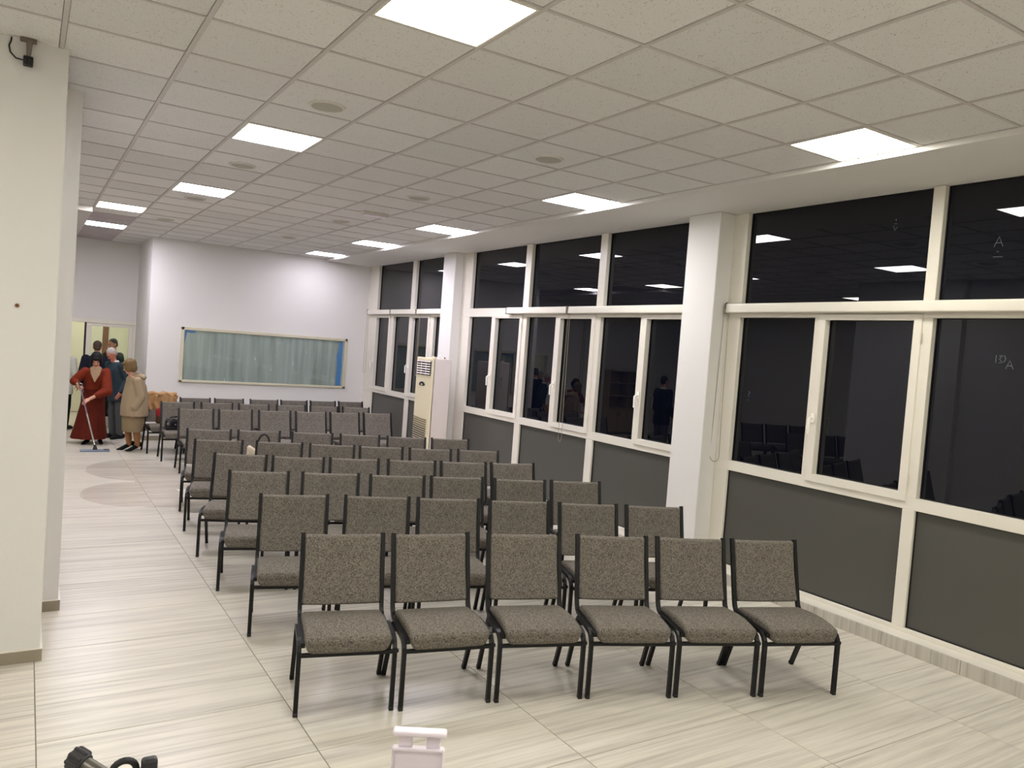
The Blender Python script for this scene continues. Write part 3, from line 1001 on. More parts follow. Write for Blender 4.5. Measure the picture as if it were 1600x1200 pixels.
for k, yy in enumerate((10.62, 10.8)):
    MB_ = MB().lathe([(0.012, 0), (0.013, 0.02), (0.008, 0.026)], (0, 0, 0), 12).build('screw_cap', 'brown' if k == 0 else 'ring', None, True, (5.44, yy, 1.85))
    tag(MB_, ('brown' if k == 0 else 'grey') + ' little cap on top of the air conditioner cabinet', 'cap')

# ------------------------------------------------------------------ camera on the wall end, nail
cc = thing('security_camera', 'small black security camera on a bracket high on the pale wall end', 'camera', (-0.05, 5.262, CEIL))
MB().cbox(-0.045, 0.035, -0.05, 0.0, -0.012, 0.0, 0.002).build('mounting_plate', plain('rusty_bracket', srgb(120, 104, 92), 0.6), cc)
MB().tube([(0, -0.028, -0.01), (0, -0.028, -0.055), (-0.002, -0.028, -0.10)], [0.017, 0.014, 0.011], 10).build('bracket', plain('grey_bracket', srgb(128, 118, 106), 0.5), cc, True)
MB().cbox(-0.026, 0.022, -0.06, -0.005, -0.145, -0.098, 0.004).build('housing', 'gasket', cc)
MB().cbox(-0.008, 0.022, -0.066, -0.058, -0.143, -0.11, 0.003).build('lens', 'dark', cc)
MB().tube([(-0.085, -0.004, 0.0), (-0.086, -0.006, -0.02), (-0.095, -0.008, -0.05), (-0.088, -0.010, -0.085), (-0.06, -0.014, -0.112), (-0.026, -0.02, -0.116)], 0.004, 8).build('cable', 'gasket', cc, True)
nl = MB().tube([(0, 0.002, 0), (0, -0.010, 0)], [0.009, 0.011], 10).build('wall_plug', 'brown', None, True, (-0.05, 5.262, 2.09))
tag(nl, 'small brown plug in the pale wall end at eye height', 'wall plug')
#PART2

# ------------------------------------------------------------------ people
SKIN = plain('skin', srgb(205, 150, 125), 0.55, var=0.05, scale=25)
SKIN_RED = plain('ruddy_skin', srgb(190, 120, 96), 0.55, var=0.06, scale=25)
CL = {k: plain('cloth_' + k, srgb(*c), r, spec=0.2, var=v, scale=18, bump=0.2, bscale=120) for k, (c, r, v) in {
    'rust': ((112, 40, 20), 0.85, 0.2), 'rust_dark': ((88, 28, 16), 0.85, 0.2), 'sand': ((156, 138, 112), 0.85, 0.06), 'taupe': ((140, 122, 94), 0.85, 0.06),
    'teal': ((44, 58, 66), 0.8, 0.08), 'greytrouser': ((84, 86, 88), 0.8, 0.08), 'navy': ((24, 25, 38), 0.8, 0.08), 'green': ((34, 48, 42), 0.8, 0.3),
    'white': ((196, 196, 184), 0.8, 0.08), 'shirt': ((220, 218, 215), 0.7, 0.02), 'black': ((18, 17, 19), 0.6, 0.1), 'scarf': ((176, 150, 122), 0.85, 0.12),
    'tights': ((160, 112, 74), 0.6, 0.05), 'tan': ((178, 140, 98), 0.9, 0.3), 'red': ((150, 40, 44), 0.8, 0.2), 'brownbag': ((84, 56, 40), 0.5, 0.1)}.items()}
HAIR = {k: plain('hair_' + k, srgb(*c), 0.62, spec=0.25, var=0.45, scale=55, bump=0.8, bscale=160) for k, c in
        {'black': (9, 8, 8), 'grey': (165, 158, 150), 'blonde': (112, 90, 58), 'brown': (70, 58, 48), 'dark': (30, 26, 24)}.items()}


def remeshed(mb, name, mat, voxel=0.009, smooth=4, fac=0.5):
    me = mb.mesh(name + '_raw', None)
    o = bpy.data.objects.new(name + '_raw', me)
    COL.objects.link(o)
    m = o.modifiers.new('r', 'REMESH'); m.mode = 'VOXEL'; m.voxel_size = voxel
    if smooth:
        sm = o.modifiers.new('s', 'SMOOTH'); sm.iterations = smooth; sm.factor = fac
    dg = bpy.context.evaluated_depsgraph_get()
    out = bpy.data.meshes.new_from_object(o.evaluated_get(dg))
    bpy.data.objects.remove(o)
    bpy.data.meshes.remove(me)
    out.name = name
    out.materials.clear()
    out.materials.append(mat)
    for p in out.polygons:
        p.use_smooth = True
    return out


def V(*a):
    return Vector(a)


def head(body, c, Hm, s=1.0):
    c = Vector(c)

    def q(x, y, z):
        return c + Hm @ Vector((x * s, y * s, z * s))
    R3 = Hm.to_3x3()
    body.ell(q(0, 0.012, 0.03), (0.074 * s, 0.092 * s, 0.088 * s), R3)
    body.ell(q(0, -0.02, -0.03), (0.060 * s, 0.068 * s, 0.084 * s), R3)
    body.ell(q(0, -0.056, -0.09), (0.028 * s, 0.026 * s, 0.024 * s), R3)
    body.ell(q(0, -0.074, 0.022), (0.048 * s, 0.018 * s, 0.012 * s), R3)
    body.capsule(q(0, -0.086, 0.0), q(0, -0.102, -0.032), 0.008 * s, 0.013 * s)
    for e in (-1, 1):
        body.ell(q(e * 0.074, 0.01, -0.012), (0.011 * s, 0.02 * s, 0.032 * s), R3)
        body.ell(q(e * 0.036, -0.066, -0.03), (0.02 * s, 0.016 * s, 0.018 * s), R3)
    return q


def face_parts(q, Hm, s, parent):
    R3 = Hm.to_3x3()
    for e in (-1, 1):
        MB().ell(q(e * 0.03, -0.083, 0.002), (0.012 * s, 0.008 * s, 0.007 * s), R3, 10, 6).build('eye', HAIR['black'], parent, True)
        MB().ell(q(e * 0.031, -0.089, 0.022), (0.018 * s, 0.006 * s, 0.004 * s), R3, 10, 6).build('eyebrow', HAIR['brown'], parent, True)
    MB().ell(q(0, -0.085, -0.062), (0.022 * s, 0.008 * s, 0.006 * s), R3, 10, 6).build('mouth', CL['red'], parent, True)


def hand(body, wrist, d, nrm, side, curl=0.5, s=1.0):
    """palm with four bent fingers and a thumb; d towards the fingers, nrm where the palm faces"""
    wrist, d, nrm = Vector(wrist), Vector(d).normalized(), Vector(nrm)
    nrm = (nrm - d * nrm.dot(d)).normalized()
    lat = d.cross(nrm).normalized() * side
    Mx = Matrix((lat, d, nrm)).transposed()
    body.ell(wrist + d * 0.048 * s, (0.039 * s, 0.052 * s, 0.015 * s), Mx)
    for k, (o, L_) in enumerate(((-0.029, 0.82), (-0.010, 0.96), (0.010, 1.0), (0.029, 0.92))):
        p = wrist + d * 0.088 * s + lat * o * s
        a = curl * 0.5
        for ln in (0.042, 0.027, 0.022):
            dr = d * math.cos(a) + nrm * math.sin(a)
            p2 = p + dr * ln * L_ * s
            body.capsule(p, p2, 0.0095 * s, 0.0085 * s, 8, 3)
            p = p2
            a += curl
    p = wrist + d * 0.022 * s + lat * 0.030 * s
    p2 = p + (lat * 0.7 + d * 0.65 + nrm * 0.35).normalized() * 0.042 * s
    p3 = p2 + (d * 0.85 + nrm * (0.3 + 0.5 * curl) + lat * 0.1).normalized() * 0.032 * s
    body.capsule(p, p2, 0.013 * s, 0.0105 * s, 8, 3)
    body.capsule(p2, p3, 0.0105 * s, 0.009 * s, 8, 3)


def shell(rings, folds=0, amp=0.0, n=48, thick=0.012):
    """open garment: outer and inner wall joined at hem and top; folds deepen towards the hem (first ring)"""
    mb = MB()
    vs, fs = [], []
    m = len(rings)
    for lay in (0, 1):
        for i, (cx, cy, cz, rx, ry) in enumerate(rings):
            f = (1 - i / (m - 1)) ** 1.2
            for k in range(n):
                a = 2 * math.pi * k / n
                r = 1 + amp * f * (math.sin(folds * a + 0.7) + 0.5 * math.sin((folds * 2 - 3) * a)) if folds else 1
                t = lay * thick
                vs.append((cx + (rx * r - t) * math.cos(a), cy + (ry * r - t) * math.sin(a), cz))
    for lay in (0, 1):
        b = lay * m * n
        for i in range(m - 1):
            for k in range(n):
                q = (b + i * n + k, b + i * n + (k + 1) % n, b + (i + 1) * n + (k + 1) % n, b + (i + 1) * n + k)
                fs.append(q if lay == 0 else tuple(reversed(q)))
    for i in (0, m - 1):
        for k in range(n):
            q = (i * n + k, i * n + (k + 1) % n, m * n + i * n + (k + 1) % n, m * n + i * n + k)
            fs.append(tuple(reversed(q)) if i == 0 else q)
    return mb.add(vs, fs)


def shoe(parent, x, y, toe=(0, -1), mat='black', L_=0.27, heel=0.0, z=0.0):
    t = Vector((toe[0], toe[1], 0)).normalized()
    lat = Vector((-t.y, t.x, 0))
    mb = MB()
    if heel:
        mb.chain([V(x, y, heel + 0.03) - t * 0.06, V(x, y, heel * 0.6 + 0.02) + t * 0.02, V(x, y, 0.016) + t * 0.12, V(x, y, 0.011) + t * 0.17], [0.034, 0.033, 0.03, 0.014])
        mb.capsule(V(x, y, heel) - t * 0.075, V(x, y, 0.008) - t * 0.07, 0.014, 0.007)
    else:
        mb.chain([V(x, y, 0.045) - t * 0.06, V(x, y, 0.045) + t * 0.05, V(x, y, 0.032) + t * 0.15, V(x, y, 0.026) + t * 0.19], [0.044, 0.044, 0.038, 0.028])
        mb.capsule(V(x, y, 0.02) - t * 0.07, V(x, y, 0.02) + t * 0.18, 0.02, 0.02)
    me = remeshed(mb, 'shoe', CL[mat], 0.008, 2)
    for v in me.vertices:
        v.co.z = max(v.co.z, 0.0)
    link('shoe', me, parent)


def man(label, loc, yaw, H, jacket, trousers, hair, lean=0.0, pitch=0.0, headyaw=0.0, skin=SKIN, collar=True, arm_bend=0.1, hair_len=0.0, group=None):
    s = H / 1.75
    L_ = lean

    def sh(z):          # forward lean grows above the hips
        return -L_ * max(0, (z - 0.9) / 0.6) ** 1.2
    body = MB()
    hips = 0.93
    for e in (-1, 1):
        body.chain([V(e * 0.09, 0, hips) * s, V(e * 0.10, -0.01, 0.5) * s, V(e * 0.10, 0.015, 0.08) * s], [0.085 * s, 0.058 * s, 0.042 * s])
    body.loft([(0, sh(z) * s, z * s, rx * s, ry * s) for z, rx, ry in ((0.85, 0.15, 0.1), (1.05, 0.14, 0.1), (1.3, 0.17, 0.11), (1.42, 0.16, 0.08), (1.48, 0.06, 0.06))])
    nk = V(0, sh(1.47), 1.45) * s
    hp = Matrix.Rotation(headyaw, 4, 'Z') @ Matrix.Rotation(pitch, 4, 'X')
    hc = V(0, sh(1.63) - 0.05 * math.sin(abs(pitch)) - 0.015, 1.632 - 0.05 * (1 - math.cos(pitch))) * s
    body.capsule(nk, hc + V(0, 0.02, -0.07) * s, 0.055 * s, 0.052 * s)
    q = head(body, hc, hp, s * 0.97)
    arms = []
    for e in (-1, 1):
        S = V(e * 0.185, sh(1.41), 1.41) * s
        E = V(e * 0.245, sh(1.15) * 0.8 + 0.03, 1.13) * s
        W_ = V(e * 0.235, sh(1.0) * 0.5 - 0.04 - arm_bend * 0.6, 0.895 + arm_bend * 0.3) * s
        body.chain([S, E, W_], [0.05 * s, 0.042 * s, 0.03 * s])
        hand(body, W_, (W_ - E), V(-e, 0, 0), e, 0.35, s)
        arms.append((S, E, W_))
    b = link('person', remeshed(body, 'person', skin, 0.0085, 2), None, loc, (0, 0, yaw))
    tag(b, label, 'person', group)
    face_parts(q, hp, s * 0.97, b)
    jk = MB().loft([(0, sh(z) * s + cy * s, z * s, rx * s, ry * s) for z, rx, ry, cy in
                    ((0.72, 0.205, 0.145, 0.0), (0.85, 0.205, 0.145, 0.0), (1.05, 0.19, 0.132, 0.0), (1.2, 0.2, 0.14, 0.0), (1.32, 0.21, 0.138, 0.005), (1.42, 0.185, 0.10, 0.01), (1.475, 0.09, 0.075, 0.012))])
    for S, E, W_ in arms:
        jk.chain([S, E, W_], [0.074 * s, 0.06 * s, 0.047 * s])
    jo = link('jacket', remeshed(jk, 'jacket', CL[jacket], 0.011, 3), b)
    if collar:
        c = shell([(0, nk.y + 0.005, nk.z + 0.012 * s, 0.076 * s, 0.07 * s), (0, nk.y, nk.z + 0.055 * s, 0.066 * s, 0.064 * s)], n=24, thick=0.008)
        c.build('collar', CL['shirt'], b, True)
    tr = MB()
    tr.loft([(0, 0, 0.80 * s, 0.165 * s, 0.115 * s), (0, 0, 0.95 * s, 0.17 * s, 0.12 * s), (0, 0, 1.0 * s, 0.16 * s, 0.115 * s)])
    for e in (-1, 1):
        tr.chain([V(e * 0.085, 0, 0.86) * s, V(e * 0.10, -0.012, 0.5) * s, V(e * 0.10, 0.015, 0.10) * s], [0.098 * s, 0.078 * s, 0.064 * s])
    link('trousers', remeshed(tr, 'trousers', CL[trousers], 0.011, 3), b)
    for e in (-1, 1):
        shoe(b, e * 0.10 * s, 0.03 * s, (e * 0.15, -1))
    hr = MB()
    R3 = hp.to_3x3()
    k = s * 0.97
    hr.ell(q(0, 0.022, 0.043), (0.079 * k, 0.092 * k, 0.085 * k), R3)
    hr.ell(q(0, 0.055, -0.005), (0.068 * k, 0.055 * k, (0.072 + hair_len) * k), R3)
    link('hair', remeshed(hr, 'hair', HAIR[hair], 0.008, 2), b)
    return b


# woman in the rust dress, mopping
body = MB()
for e in (-1, 1):
    body.chain([V(e * 0.09, 0.03, 0.85), V(e * 0.10, -0.02, 0.45), V(e * 0.09 + 0.02, 0.02, 0.07)], [0.08, 0.055, 0.036])
body.loft([(0, 0.03, 0.78, 0.15, 0.11), (0, 0.0, 0.95, 0.125, 0.09), (0, -0.05, 1.1, 0.14, 0.1), (0, -0.09, 1.22, 0.14, 0.08), (0, -0.11, 1.29, 0.055, 0.055)])
hp = Matrix.Rotation(math.radians(-12), 4, 'Z') @ Matrix.Rotation(math.radians(38), 4, 'X')
hc = V(-0.005, -0.175, 1.405)
body.capsule(V(0, -0.105, 1.26), hc + V(0, 0.03, -0.05), 0.047, 0.046)
q = head(body, hc, hp, 0.93)
S1, E1, W1_ = V(-0.155, -0.09, 1.205), V(-0.30, -0.07, 1.03), V(-0.262, -0.20, 1.0)
S2, E2, W2_ = V(0.155, -0.08, 1.205), V(0.165, -0.20, 0.90), V(-0.09, -0.40, 0.775)
body.chain([S1, E1, W1_], [0.045, 0.036, 0.026])
body.chain([S2, E2, W2_], [0.045, 0.036, 0.026])
pole_top, pole_bot = V(0.755, 14.33, 1.04), V(0.985, 13.63, 0.07)
PL = V(1.0, 14.55, 0)
hand(body, W1_, V(0.15, -0.5, -0.4), V(0.8, 0.0, -0.3), 1, 0.95, 0.95)
hand(body, W2_, V(-0.7, -0.4, -0.45), V(-0.2, 0.3, -0.9), -1, 0.95, 0.95)
b = link('person', remeshed(body, 'person', SKIN, 0.008, 2), None, PL)
tag(b, 'dark-haired woman in a long rust-red dress mopping the floor', 'person', 'people by the door')
face_parts(q, hp, 0.93, b)
d = shell([(-0.05, 0.0, 0.09, 0.265, 0.24), (-0.04, 0.01, 0.3, 0.225, 0.205), (-0.02, 0.015, 0.6, 0.185, 0.165), (0, 0.01, 0.85, 0.165, 0.13), (0, 0.0, 0.95, 0.142, 0.112)], 9, 0.05, 72, 0.01)
d.build('skirt', CL['rust_dark'], b, True)
d = MB().loft([(0, 0.0, 0.90, 0.15, 0.118), (0, -0.01, 0.97, 0.15, 0.118), (0, -0.05, 1.1, 0.178, 0.132), (0, -0.085, 1.21, 0.172, 0.098), (0, -0.105, 1.265, 0.085, 0.065)])
d.chain([S1, (S1 + E1) / 2 + V(0, 0, 0), E1, (E1 + W1_ * 3) / 4], [0.066, 0.075, 0.072, 0.045])
d.chain([S2, (S2 + E2) / 2, E2 + V(0, -0.01, -0.01), (E2 + W2_ * 1.6) / 2.6], [0.066, 0.078, 0.088, 0.05])
link('dress_top', remeshed(d, 'dress_top', CL['rust'], 0.010, 3), b)
sc_ = MB().add([(-0.095, -0.175, 1.265), (0.08, -0.175, 1.265), (0.06, -0.208, 1.17), (-0.02, -0.205, 1.02), (-0.085, -0.208, 1.17),
                (-0.085, -0.135, 1.265), (0.06, -0.135, 1.265), (0.045, -0.15, 1.17), (-0.02, -0.15, 1.04), (-0.07, -0.15, 1.17)],
               [(4, 3, 2, 1, 0), (5, 6, 7, 8, 9), (0, 1, 6, 5), (1, 2, 7, 6), (2, 3, 8, 7), (3, 4, 9, 8), (4, 0, 5, 9)])
sc_.ell(V(-0.01, -0.13, 1.255), (0.075, 0.055, 0.035))
link('scarf', remeshed(sc_, 'scarf', CL['scarf'], 0.008, 2), b)
hr = MB()
R3 = hp.to_3x3()
hr.ell(q(0, 0.02, 0.045), (0.086, 0.098, 0.09), R3)
hr.ell(q(0, 0.05, -0.01), (0.082, 0.062, 0.095), R3)
for e in (-1, 1):
    hr.ell(q(e * 0.068, -0.012, -0.02), (0.024, 0.05, 0.075), R3)
hr.ell(q(0, -0.065, 0.07), (0.058, 0.03, 0.03), R3)
link('hair', remeshed(hr, 'hair', HAIR['black'], 0.008, 2), b)
shoe(b, -0.08, -0.02, (-0.5, -1), heel=0.03)
shoe(b, 0.12, 0.0, (0.1, -1), heel=0.03)

mp = thing('mop', 'flat floor mop with grey-blue pad and silver pole held by the woman in red', 'mop', (pole_bot.x, pole_bot.y, 0))
dv = pole_top - pole_bot
loc = lambda t: tuple(pole_bot + dv * t - V(pole_bot.x, pole_bot.y, 0))
MB().tube([loc(0.0), loc(0.5)], 0.0125, 12).build('pole', 'chrome', mp, True)
MB().tube([loc(0.48), loc(0.92)], 0.0105, 12).build('pole_upper', plain('mauve_pole', srgb(112, 96, 110), 0.35), mp, True)
MB().tube([loc(0.9), loc(0.93), loc(1.0)], [0.012, 0.016, 0.015], 12).build('grip', 'glide', mp, True)
MB().tube([(0, 0, 0.03), loc(0.0), loc(0.03)], [0.035, 0.024, 0.018], 12).build('swivel', 'glide', mp, True)
MB().rbox((0, 0, 0.014), (0.205, 0.058, 0.014), 0.010, 2, 2).build('pad', plain('mop_pad', srgb(122, 134, 152), 0.9, bump=0.6), mp, True)
MB().cbox(0.12, 0.20, -0.04, 0.04, 0.027, 0.034, 0.002).build('clip', 'glide', mp)

# woman in the sand-coloured coat, back half turned
PL = V(1.515, 13.74, 0)
yaw = math.radians(-78)
body = MB()
for e in (-1, 1):
    y0 = 0.03 if e > 0 else -0.05
    body.chain([V(e * 0.08, y0, 0.8), V(e * 0.08, y0 - 0.01, 0.42), V(e * 0.075, y0 + 0.03, 0.09)], [0.085, 0.056, 0.036])
body.loft([(0, 0.0, 0.72, 0.16, 0.12), (0, 0.0, 0.9, 0.14, 0.11), (0, -0.01, 1.08, 0.15, 0.11), (0, -0.02, 1.17, 0.14, 0.08), (0, -0.035, 1.23, 0.055, 0.055)])
hp = Matrix.Rotation(math.radians(-35), 4, 'Z') @ Matrix.Rotation(math.radians(18), 4, 'X')
hc = V(0, -0.10, 1.345)
body.capsule(V(0, -0.04, 1.2), hc + V(0, 0.02, -0.05), 0.047, 0.046)
q = head(body, hc, hp, 0.93)
AR = []
for e in (-1, 1):
    S, E, W_ = V(e * 0.155, -0.02, 1.13), V(e * 0.20, 0.03, 0.88), V(e * 0.19, -0.05, 0.69)
    body.chain([S, E, W_], [0.045, 0.036, 0.026])
    hand(body, W_, V(0, -0.15, -1), V(-e, 0, 0), e, 0.4, 0.92)
    AR.append((S, E, W_))
b = link('person', remeshed(body, 'person', SKIN, 0.008, 2), None, PL, (0, 0, yaw))
tag(b, 'blonde woman in a sand-coloured coat and skirt with black high heels', 'person', 'people by the door')
face_parts(q, hp, 0.93, b)
ct = MB().loft([(0, 0.01, 0.56, 0.225, 0.205), (0, 0.01, 0.7, 0.225, 0.205), (0, 0.01, 0.9, 0.205, 0.185), (0, 0.01, 1.05, 0.20, 0.155), (0, 0.0, 1.14, 0.185, 0.12), (0, -0.01, 1.20, 0.10, 0.085)])
for S, E, W_ in AR:
    ct.chain([S, E, W_ + V(0, 0, 0.02)], [0.072, 0.07, 0.058])
link('coat', remeshed(ct, 'coat', CL['sand'], 0.011, 3), b)
hd = MB()
hd.ell(V(0, 0.075, 1.185), (0.15, 0.085, 0.06))
hd.ell(V(0.0, 0.02, 1.205), (0.13, 0.11, 0.05))
link('hood', remeshed(hd, 'hood', CL['sand'], 0.010, 3), b)
shell([(0, 0.0, 0.31, 0.165, 0.155), (0, 0.0, 0.45, 0.175, 0.165), (0, 0.0, 0.62, 0.18, 0.17)], 0, 0, 40).build('skirt', CL['taupe'], b, True)
tg = MB()
for e in (-1, 1):
    y0 = 0.03 if e > 0 else -0.05
    tg.chain([V(e * 0.08, y0, 0.5), V(e * 0.08, y0 - 0.005, 0.36), V(e * 0.076, y0 + 0.02, 0.2), V(e * 0.075, y0 + 0.03, 0.085)], [0.062, 0.058, 0.05, 0.039])
link('tights', remeshed(tg, 'tights', CL['tights'], 0.009, 2), b)
shoe(b, 0.075, 0.055, (0.1, -1), heel=0.08)
shoe(b, -0.075, -0.025, (0.0, -1), heel=0.08)
hr = MB()
R3 = hp.to_3x3()
hr.ell(q(0, 0.025, 0.045), (0.092, 0.10, 0.092), R3)
hr.ell(q(0, 0.055, -0.02), (0.085, 0.062, 0.085), R3)
for e in (-1, 1):
    hr.ell(q(e * 0.07, 0.0, -0.02), (0.026, 0.055, 0.065), R3)
hr.ell(q(0.02, -0.06, 0.075), (0.06, 0.03, 0.028), R3)
link('hair', remeshed(hr, 'hair', HAIR['blonde'], 0.008, 2), b)

D = math.radians
man('grey-haired man in a blue-grey suit jacket bending his head', (1.40, 15.2, 0), D(-58), 1.60, 'teal', 'greytrouser', 'grey', lean=0.09, pitch=D(42), headyaw=D(-8), skin=SKIN_RED, group='people by the door')
man('man in a dark suit with his back turned, behind the woman in red', (1.10, 15.9, 0), D(170), 1.68, 'navy', 'navy', 'brown', lean=0.02, group='people by the door')
man('man in a dark green jacket behind the glass door', (1.49, 17.35, 0), D(-55), 1.71, 'green', 'black', 'dark', pitch=D(14), skin=SKIN_RED, collar=False, group='people by the door')
man('person in a pale jacket half hidden by the wall end at the door', (0.60, 16.42, 0), D(150), 1.60, 'white', 'black', 'grey', collar=False, group='people by the door')
man('man in a dark suit in the alcove, seen only as a reflection', (0.24, 12.25, 0), D(-90), 1.77, 'navy', 'greytrouser', 'dark', group='people by the door')

# ------------------------------------------------------------------ bags and the coat on the chairs
def place(name, label, cat, cx, cy, deg, x, y, z=0.0):
    """a thing placed in the frame of the chair standing at cx, cy"""
    a = D(deg)
    return thing(name, label, cat, (cx + x * math.cos(a) - y * math.sin(a), cy + x * math.sin(a) + y * math.cos(a), z), a)


# tan coat over the aisle-end chair of the last row
t = place('hanging_coat', 'tan fur-trimmed coat hung over the last-row chair nearest the door', 'coat', 1.969, 13.375, 2.9, 0, 0.535)


def coat_fn(p):
    x, y, z = p
    h = max(0, min(1, (z - 0.5) / 0.4))
    return (x * (1 + 0.1 * h) + 0.012 * math.sin(z * 30), y * (1 + 0.35 * math.sin(x * 55 + z * 9) * (1 - 0.5 * h)) + 0.01 * math.sin(x * 80), z + 0.02 * math.sin(x * 21 + 1) * h + 0.06 * (1 - h) * math.sin(x * 9))


MB().rbox((0.0, -0.055, 0.80), (0.21, 0.03, 0.125), 0.028, 3, 14, lambda p: coat_fn(p)).build('front_drape', CL['tan'], t, True)
MB().rbox((0.0, 0.055, 0.74), (0.21, 0.03, 0.17), 0.028, 3, 14, lambda p: coat_fn(p)).build('rear_drape', CL['tan'], t, True)
MB().rbox((0.0, 0.0, 0.915), (0.22, 0.085, 0.028), 0.025, 3, 14, lambda p: (p[0], p[1] + 0.012 * math.sin(p[0] * 50), p[2] + 0.012 * math.sin(p[0] * 34))).build('collar', CL['tan'], t, True)
t = place('handbag', 'brown handbag with a red scarf on the last-row chair nearest the door', 'handbag', 1.969, 13.375, 2.9, 0.02, 0.24, 0.455)
MB().rbox((0, 0, 0.085), (0.14, 0.07, 0.085), 0.03, 3, 3, lambda p: (p[0] * (1 - 0.9 * (p[2] - 0.05)), p[1] * (1 - 2.2 * max(0, p[2] - 0.06)), p[2])).build('body', CL['brownbag'], t, True)
MB().tube([(-0.08, 0, 0.15), (-0.06, 0, 0.21), (0, 0, 0.235), (0.06, 0, 0.21), (0.08, 0, 0.15)], 0.008, 8).build('handle', CL['brownbag'], t, True)
link('scarf', remeshed(MB().ell(V(-0.1, -0.02, 0.17), (0.06, 0.04, 0.09)).ell(V(0.0, -0.03, 0.18), (0.10, 0.035, 0.035)), 'scarf', CL['red'], 0.009, 2), t)
# black handbag
t = place('handbag', 'shiny black handbag on the aisle-end chair of the second row from the rear wall', 'handbag', 2.057, 12.577, -1.4, -0.06, 0.2, 0.455)
bl_ = plain('black_patent', srgb(14, 15, 22), 0.2, spec=0.6)
MB().rbox((0, 0, 0.085), (0.15, 0.075, 0.085), 0.03, 3, 3, lambda p: (p[0] * (1 - 0.6 * (p[2] - 0.05)), p[1] * (1 - 2.0 * max(0, p[2] - 0.06)), p[2])).build('body', bl_, t, True)
for e in (-1, 1):
    MB().tube([(-0.09, e * 0.035, 0.14), (-0.07, e * 0.045, 0.19), (0.0, e * 0.055, 0.205), (0.07, e * 0.045, 0.19), (0.09, e * 0.035, 0.14)], 0.007, 8).build('handle', bl_, t, True)
for x, z in ((-0.07, 0.165), (0.01, 0.17), (0.07, 0.165), (-0.01, 0.09), (-0.12, 0.10)):
    MB().rbox((x, -0.068 + (0.02 if z > 0.12 else -0.01), z), (0.012, 0.006, 0.012), 0.005, 2).build('buckle', 'chrome', t, True)
# cream bag with black loop handle
t = place('handbag', 'cream patterned bag with a black loop handle between the sixth and fifth rows', 'handbag', 2.313, 8.986, -12.0, 0.02, 0.25, 0.455)
cm = plain('cream_pattern', srgb(205, 190, 165), 0.7, var=0.35, scale=90)
MB().rbox((0, 0, 0.11), (0.15, 0.06, 0.11), 0.03, 3, 3, lambda p: (p[0] * (1 - 0.3 * (p[2] - 0.1)), p[1] * (1 - 1.5 * max(0, p[2] - 0.08)), p[2] + (0.04 if p[2] > 0.18 and p[0] < -0.09 else 0))).build('body', cm, t, True)
MB().tube([(-0.005 + 0.075 * math.cos(math.pi * k / 12) * -1 + 0.04, -0.02, 0.19 + 0.21 * math.sin(math.pi * k / 12) ** 0.8) for k in range(13)], 0.011, 10).build('handle', 'glide', t, True)

# ------------------------------------------------------------------ alcove bookcase (seen in the window reflections)
bk = thing('bookcase', 'tall wooden bookcase with cupboard doors in the alcove, seen only as a reflection', 'bookcase', (-2.35, 16.58, 0))
MB().cbox(-0.68, -0.655, -0.2, 0.2, 0, 1.75, .003).build('side_panel', 'wood_l', bk)
MB().cbox(0.655, 0.68, -0.2, 0.2, 0, 1.75, .003).build('side_panel', 'wood_l', bk)
MB().cbox(-0.0125, 0.0125, -0.19, 0.2, 0.7, 1.73, .003).build('divider', 'wood_l', bk)
MB().cbox(-0.655, 0.655, 0.185, 0.2, 0, 1.73, .002).build('back_panel', 'wood_l', bk)
for z in (0.05, 0.7, 1.05, 1.4, 1.73):
    MB().cbox(-0.655, 0.655, -0.19, 0.19, z - 0.012, z + 0.012, .003).build('shelf', 'wood_l', bk)
for k in range(4):
    x = -0.65 + k * 0.326
    dr = MB().cbox(x + 0.002, x + 0.322, -0.208, -0.19, 0.07, 0.68, .003).build('door', 'wood_l', bk)
    hx = x + (0.28 if k % 2 == 0 else 0.04)
    MB().tube([(hx, -0.215, 0.5), (hx, -0.23, 0.51), (hx, -0.23, 0.59), (hx, -0.215, 0.6)], 0.006, 6).build('handle', 'black_steel', dr)

# ------------------------------------------------------------------ stands right in front of the camera
t = thing('phone_holder', 'white plastic phone holder on a stand at the bottom edge of the picture', 'phone holder', (0.450, 0.875, 0), D(-30))
MB().cbox(-0.034, 0.034, -0.006, 0.006, 1.40, 1.518, 0.002).build('back_plate', 'white_pl', t)
MB().cbox(-0.0335, -0.031, -0.010, -0.005, 1.40, 1.520, 0.001).cbox(0.031, 0.0335, -0.010, -0.005, 1.40, 1.520, 0.001).cbox(-0.031, 0.031, -0.010, -0.005, 1.516, 1.520, 0.001).build('rim', 'white_pl', t)
for x in (-0.017, 0.019):
    MB().cbox(x - 0.009, x + 0.009, -0.004, 0.004, 1.516, 1.537, 0.001).build('strut', 'white_pl', t)
MB().rbox((0.001, -0.004, 1.5395), (0.0345, 0.008, 0.0035), 0.0025, 2).build('top_clamp', 'white_pl', t, True)
MB().tube([(0, 0, 0.02), (0, 0, 1.41)], 0.008, 12).build('pole', 'white_pl', t, True)
MB().lathe([(0.13, 0), (0.13, 0.008), (0.12, 0.02), (0.012, 0.026)], n=32).build('base', 'white_pl', t, True)
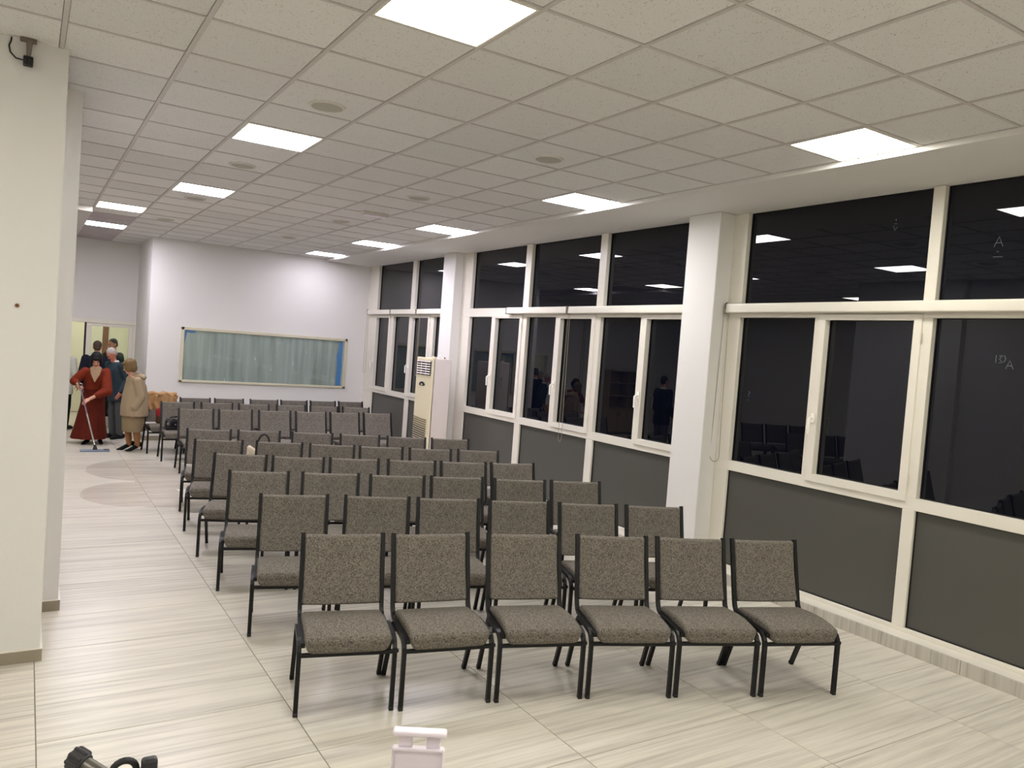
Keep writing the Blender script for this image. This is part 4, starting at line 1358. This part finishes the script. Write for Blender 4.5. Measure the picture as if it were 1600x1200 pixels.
t = thing('microphone_stand', 'boom microphone stand with grey tube and black end cap at the bottom edge', 'microphone stand', (0.215, 0.845, 0))
o_ = V(0.215, 0.845, 0)
p0, p1 = V(0.0665, 0.998, 1.529) - o_, V(0, 0, 1.46)
dv = (p1 - p0).normalized()
MB().tube([p0 + dv * 0.008, p1 + dv * 0.35], 0.0085, 14).build('boom', 'steel', t, True)
cap = MB()
R_ = []
for k, (d_, r_) in enumerate(((-0.004, 0.006), (0.0, 0.0115), (0.012, 0.0125), (0.018, 0.0105))):
    R_.append((p0 + dv * d_, r_))
cap.tube([a for a, r in R_], [r for a, r in R_], 16)
for k in range(8):
    a = math.pi * 2 * k / 8
    s_ = dv.cross(V(0, 0, 1)).normalized(); u_ = s_.cross(dv)
    c_ = (s_ * math.cos(a) + u_ * math.sin(a)) * 0.0105
    cap.capsule(p0 + dv * 0.001 + c_, p0 + dv * 0.013 + c_, 0.0032, 0.0032, 8, 2)
cap.build('end_cap', plain('dark_rubber', srgb(44, 43, 46), 0.55), t, True)
kp = V(0.128, 0.945, 1.532) - o_
MB().tube([kp + V(-0.013 - 0.013 * math.cos(math.pi * k / 10), 0.006, -0.008 + 0.013 * math.sin(math.pi * k / 10)) for k in range(11)] + [kp + V(0.0, 0.004, -0.022)], 0.0038, 10).build('clamp_loop', 'glide', t, True)
MB().rbox(kp + V(0.012, -0.004, -0.006), (0.0085, 0.007, 0.014), 0.004, 3).build('wing_knob', plain('dark_knob', srgb(40, 38, 44), 0.35), t, True)
MB().tube([kp + V(0.004, 0, -0.02), p1 + V(0, 0, 0.02), p1 + V(0, 0, -0.03)], [0.008, 0.014, 0.014], 12).build('clamp_body', 'glide', t, True)
MB().tube([(0, 0, 0.1), (0, 0, 1.46)], 0.0095, 14).build('pole', 'steel', t, True)
for k in range(3):
    a = 2 * math.pi * k / 3 + math.pi
    MB().tube([(0, 0, 0.16), (0.3 * math.cos(a), 0.3 * math.sin(a), 0.012)], 0.008, 10).build('leg', 'glide', t, True)
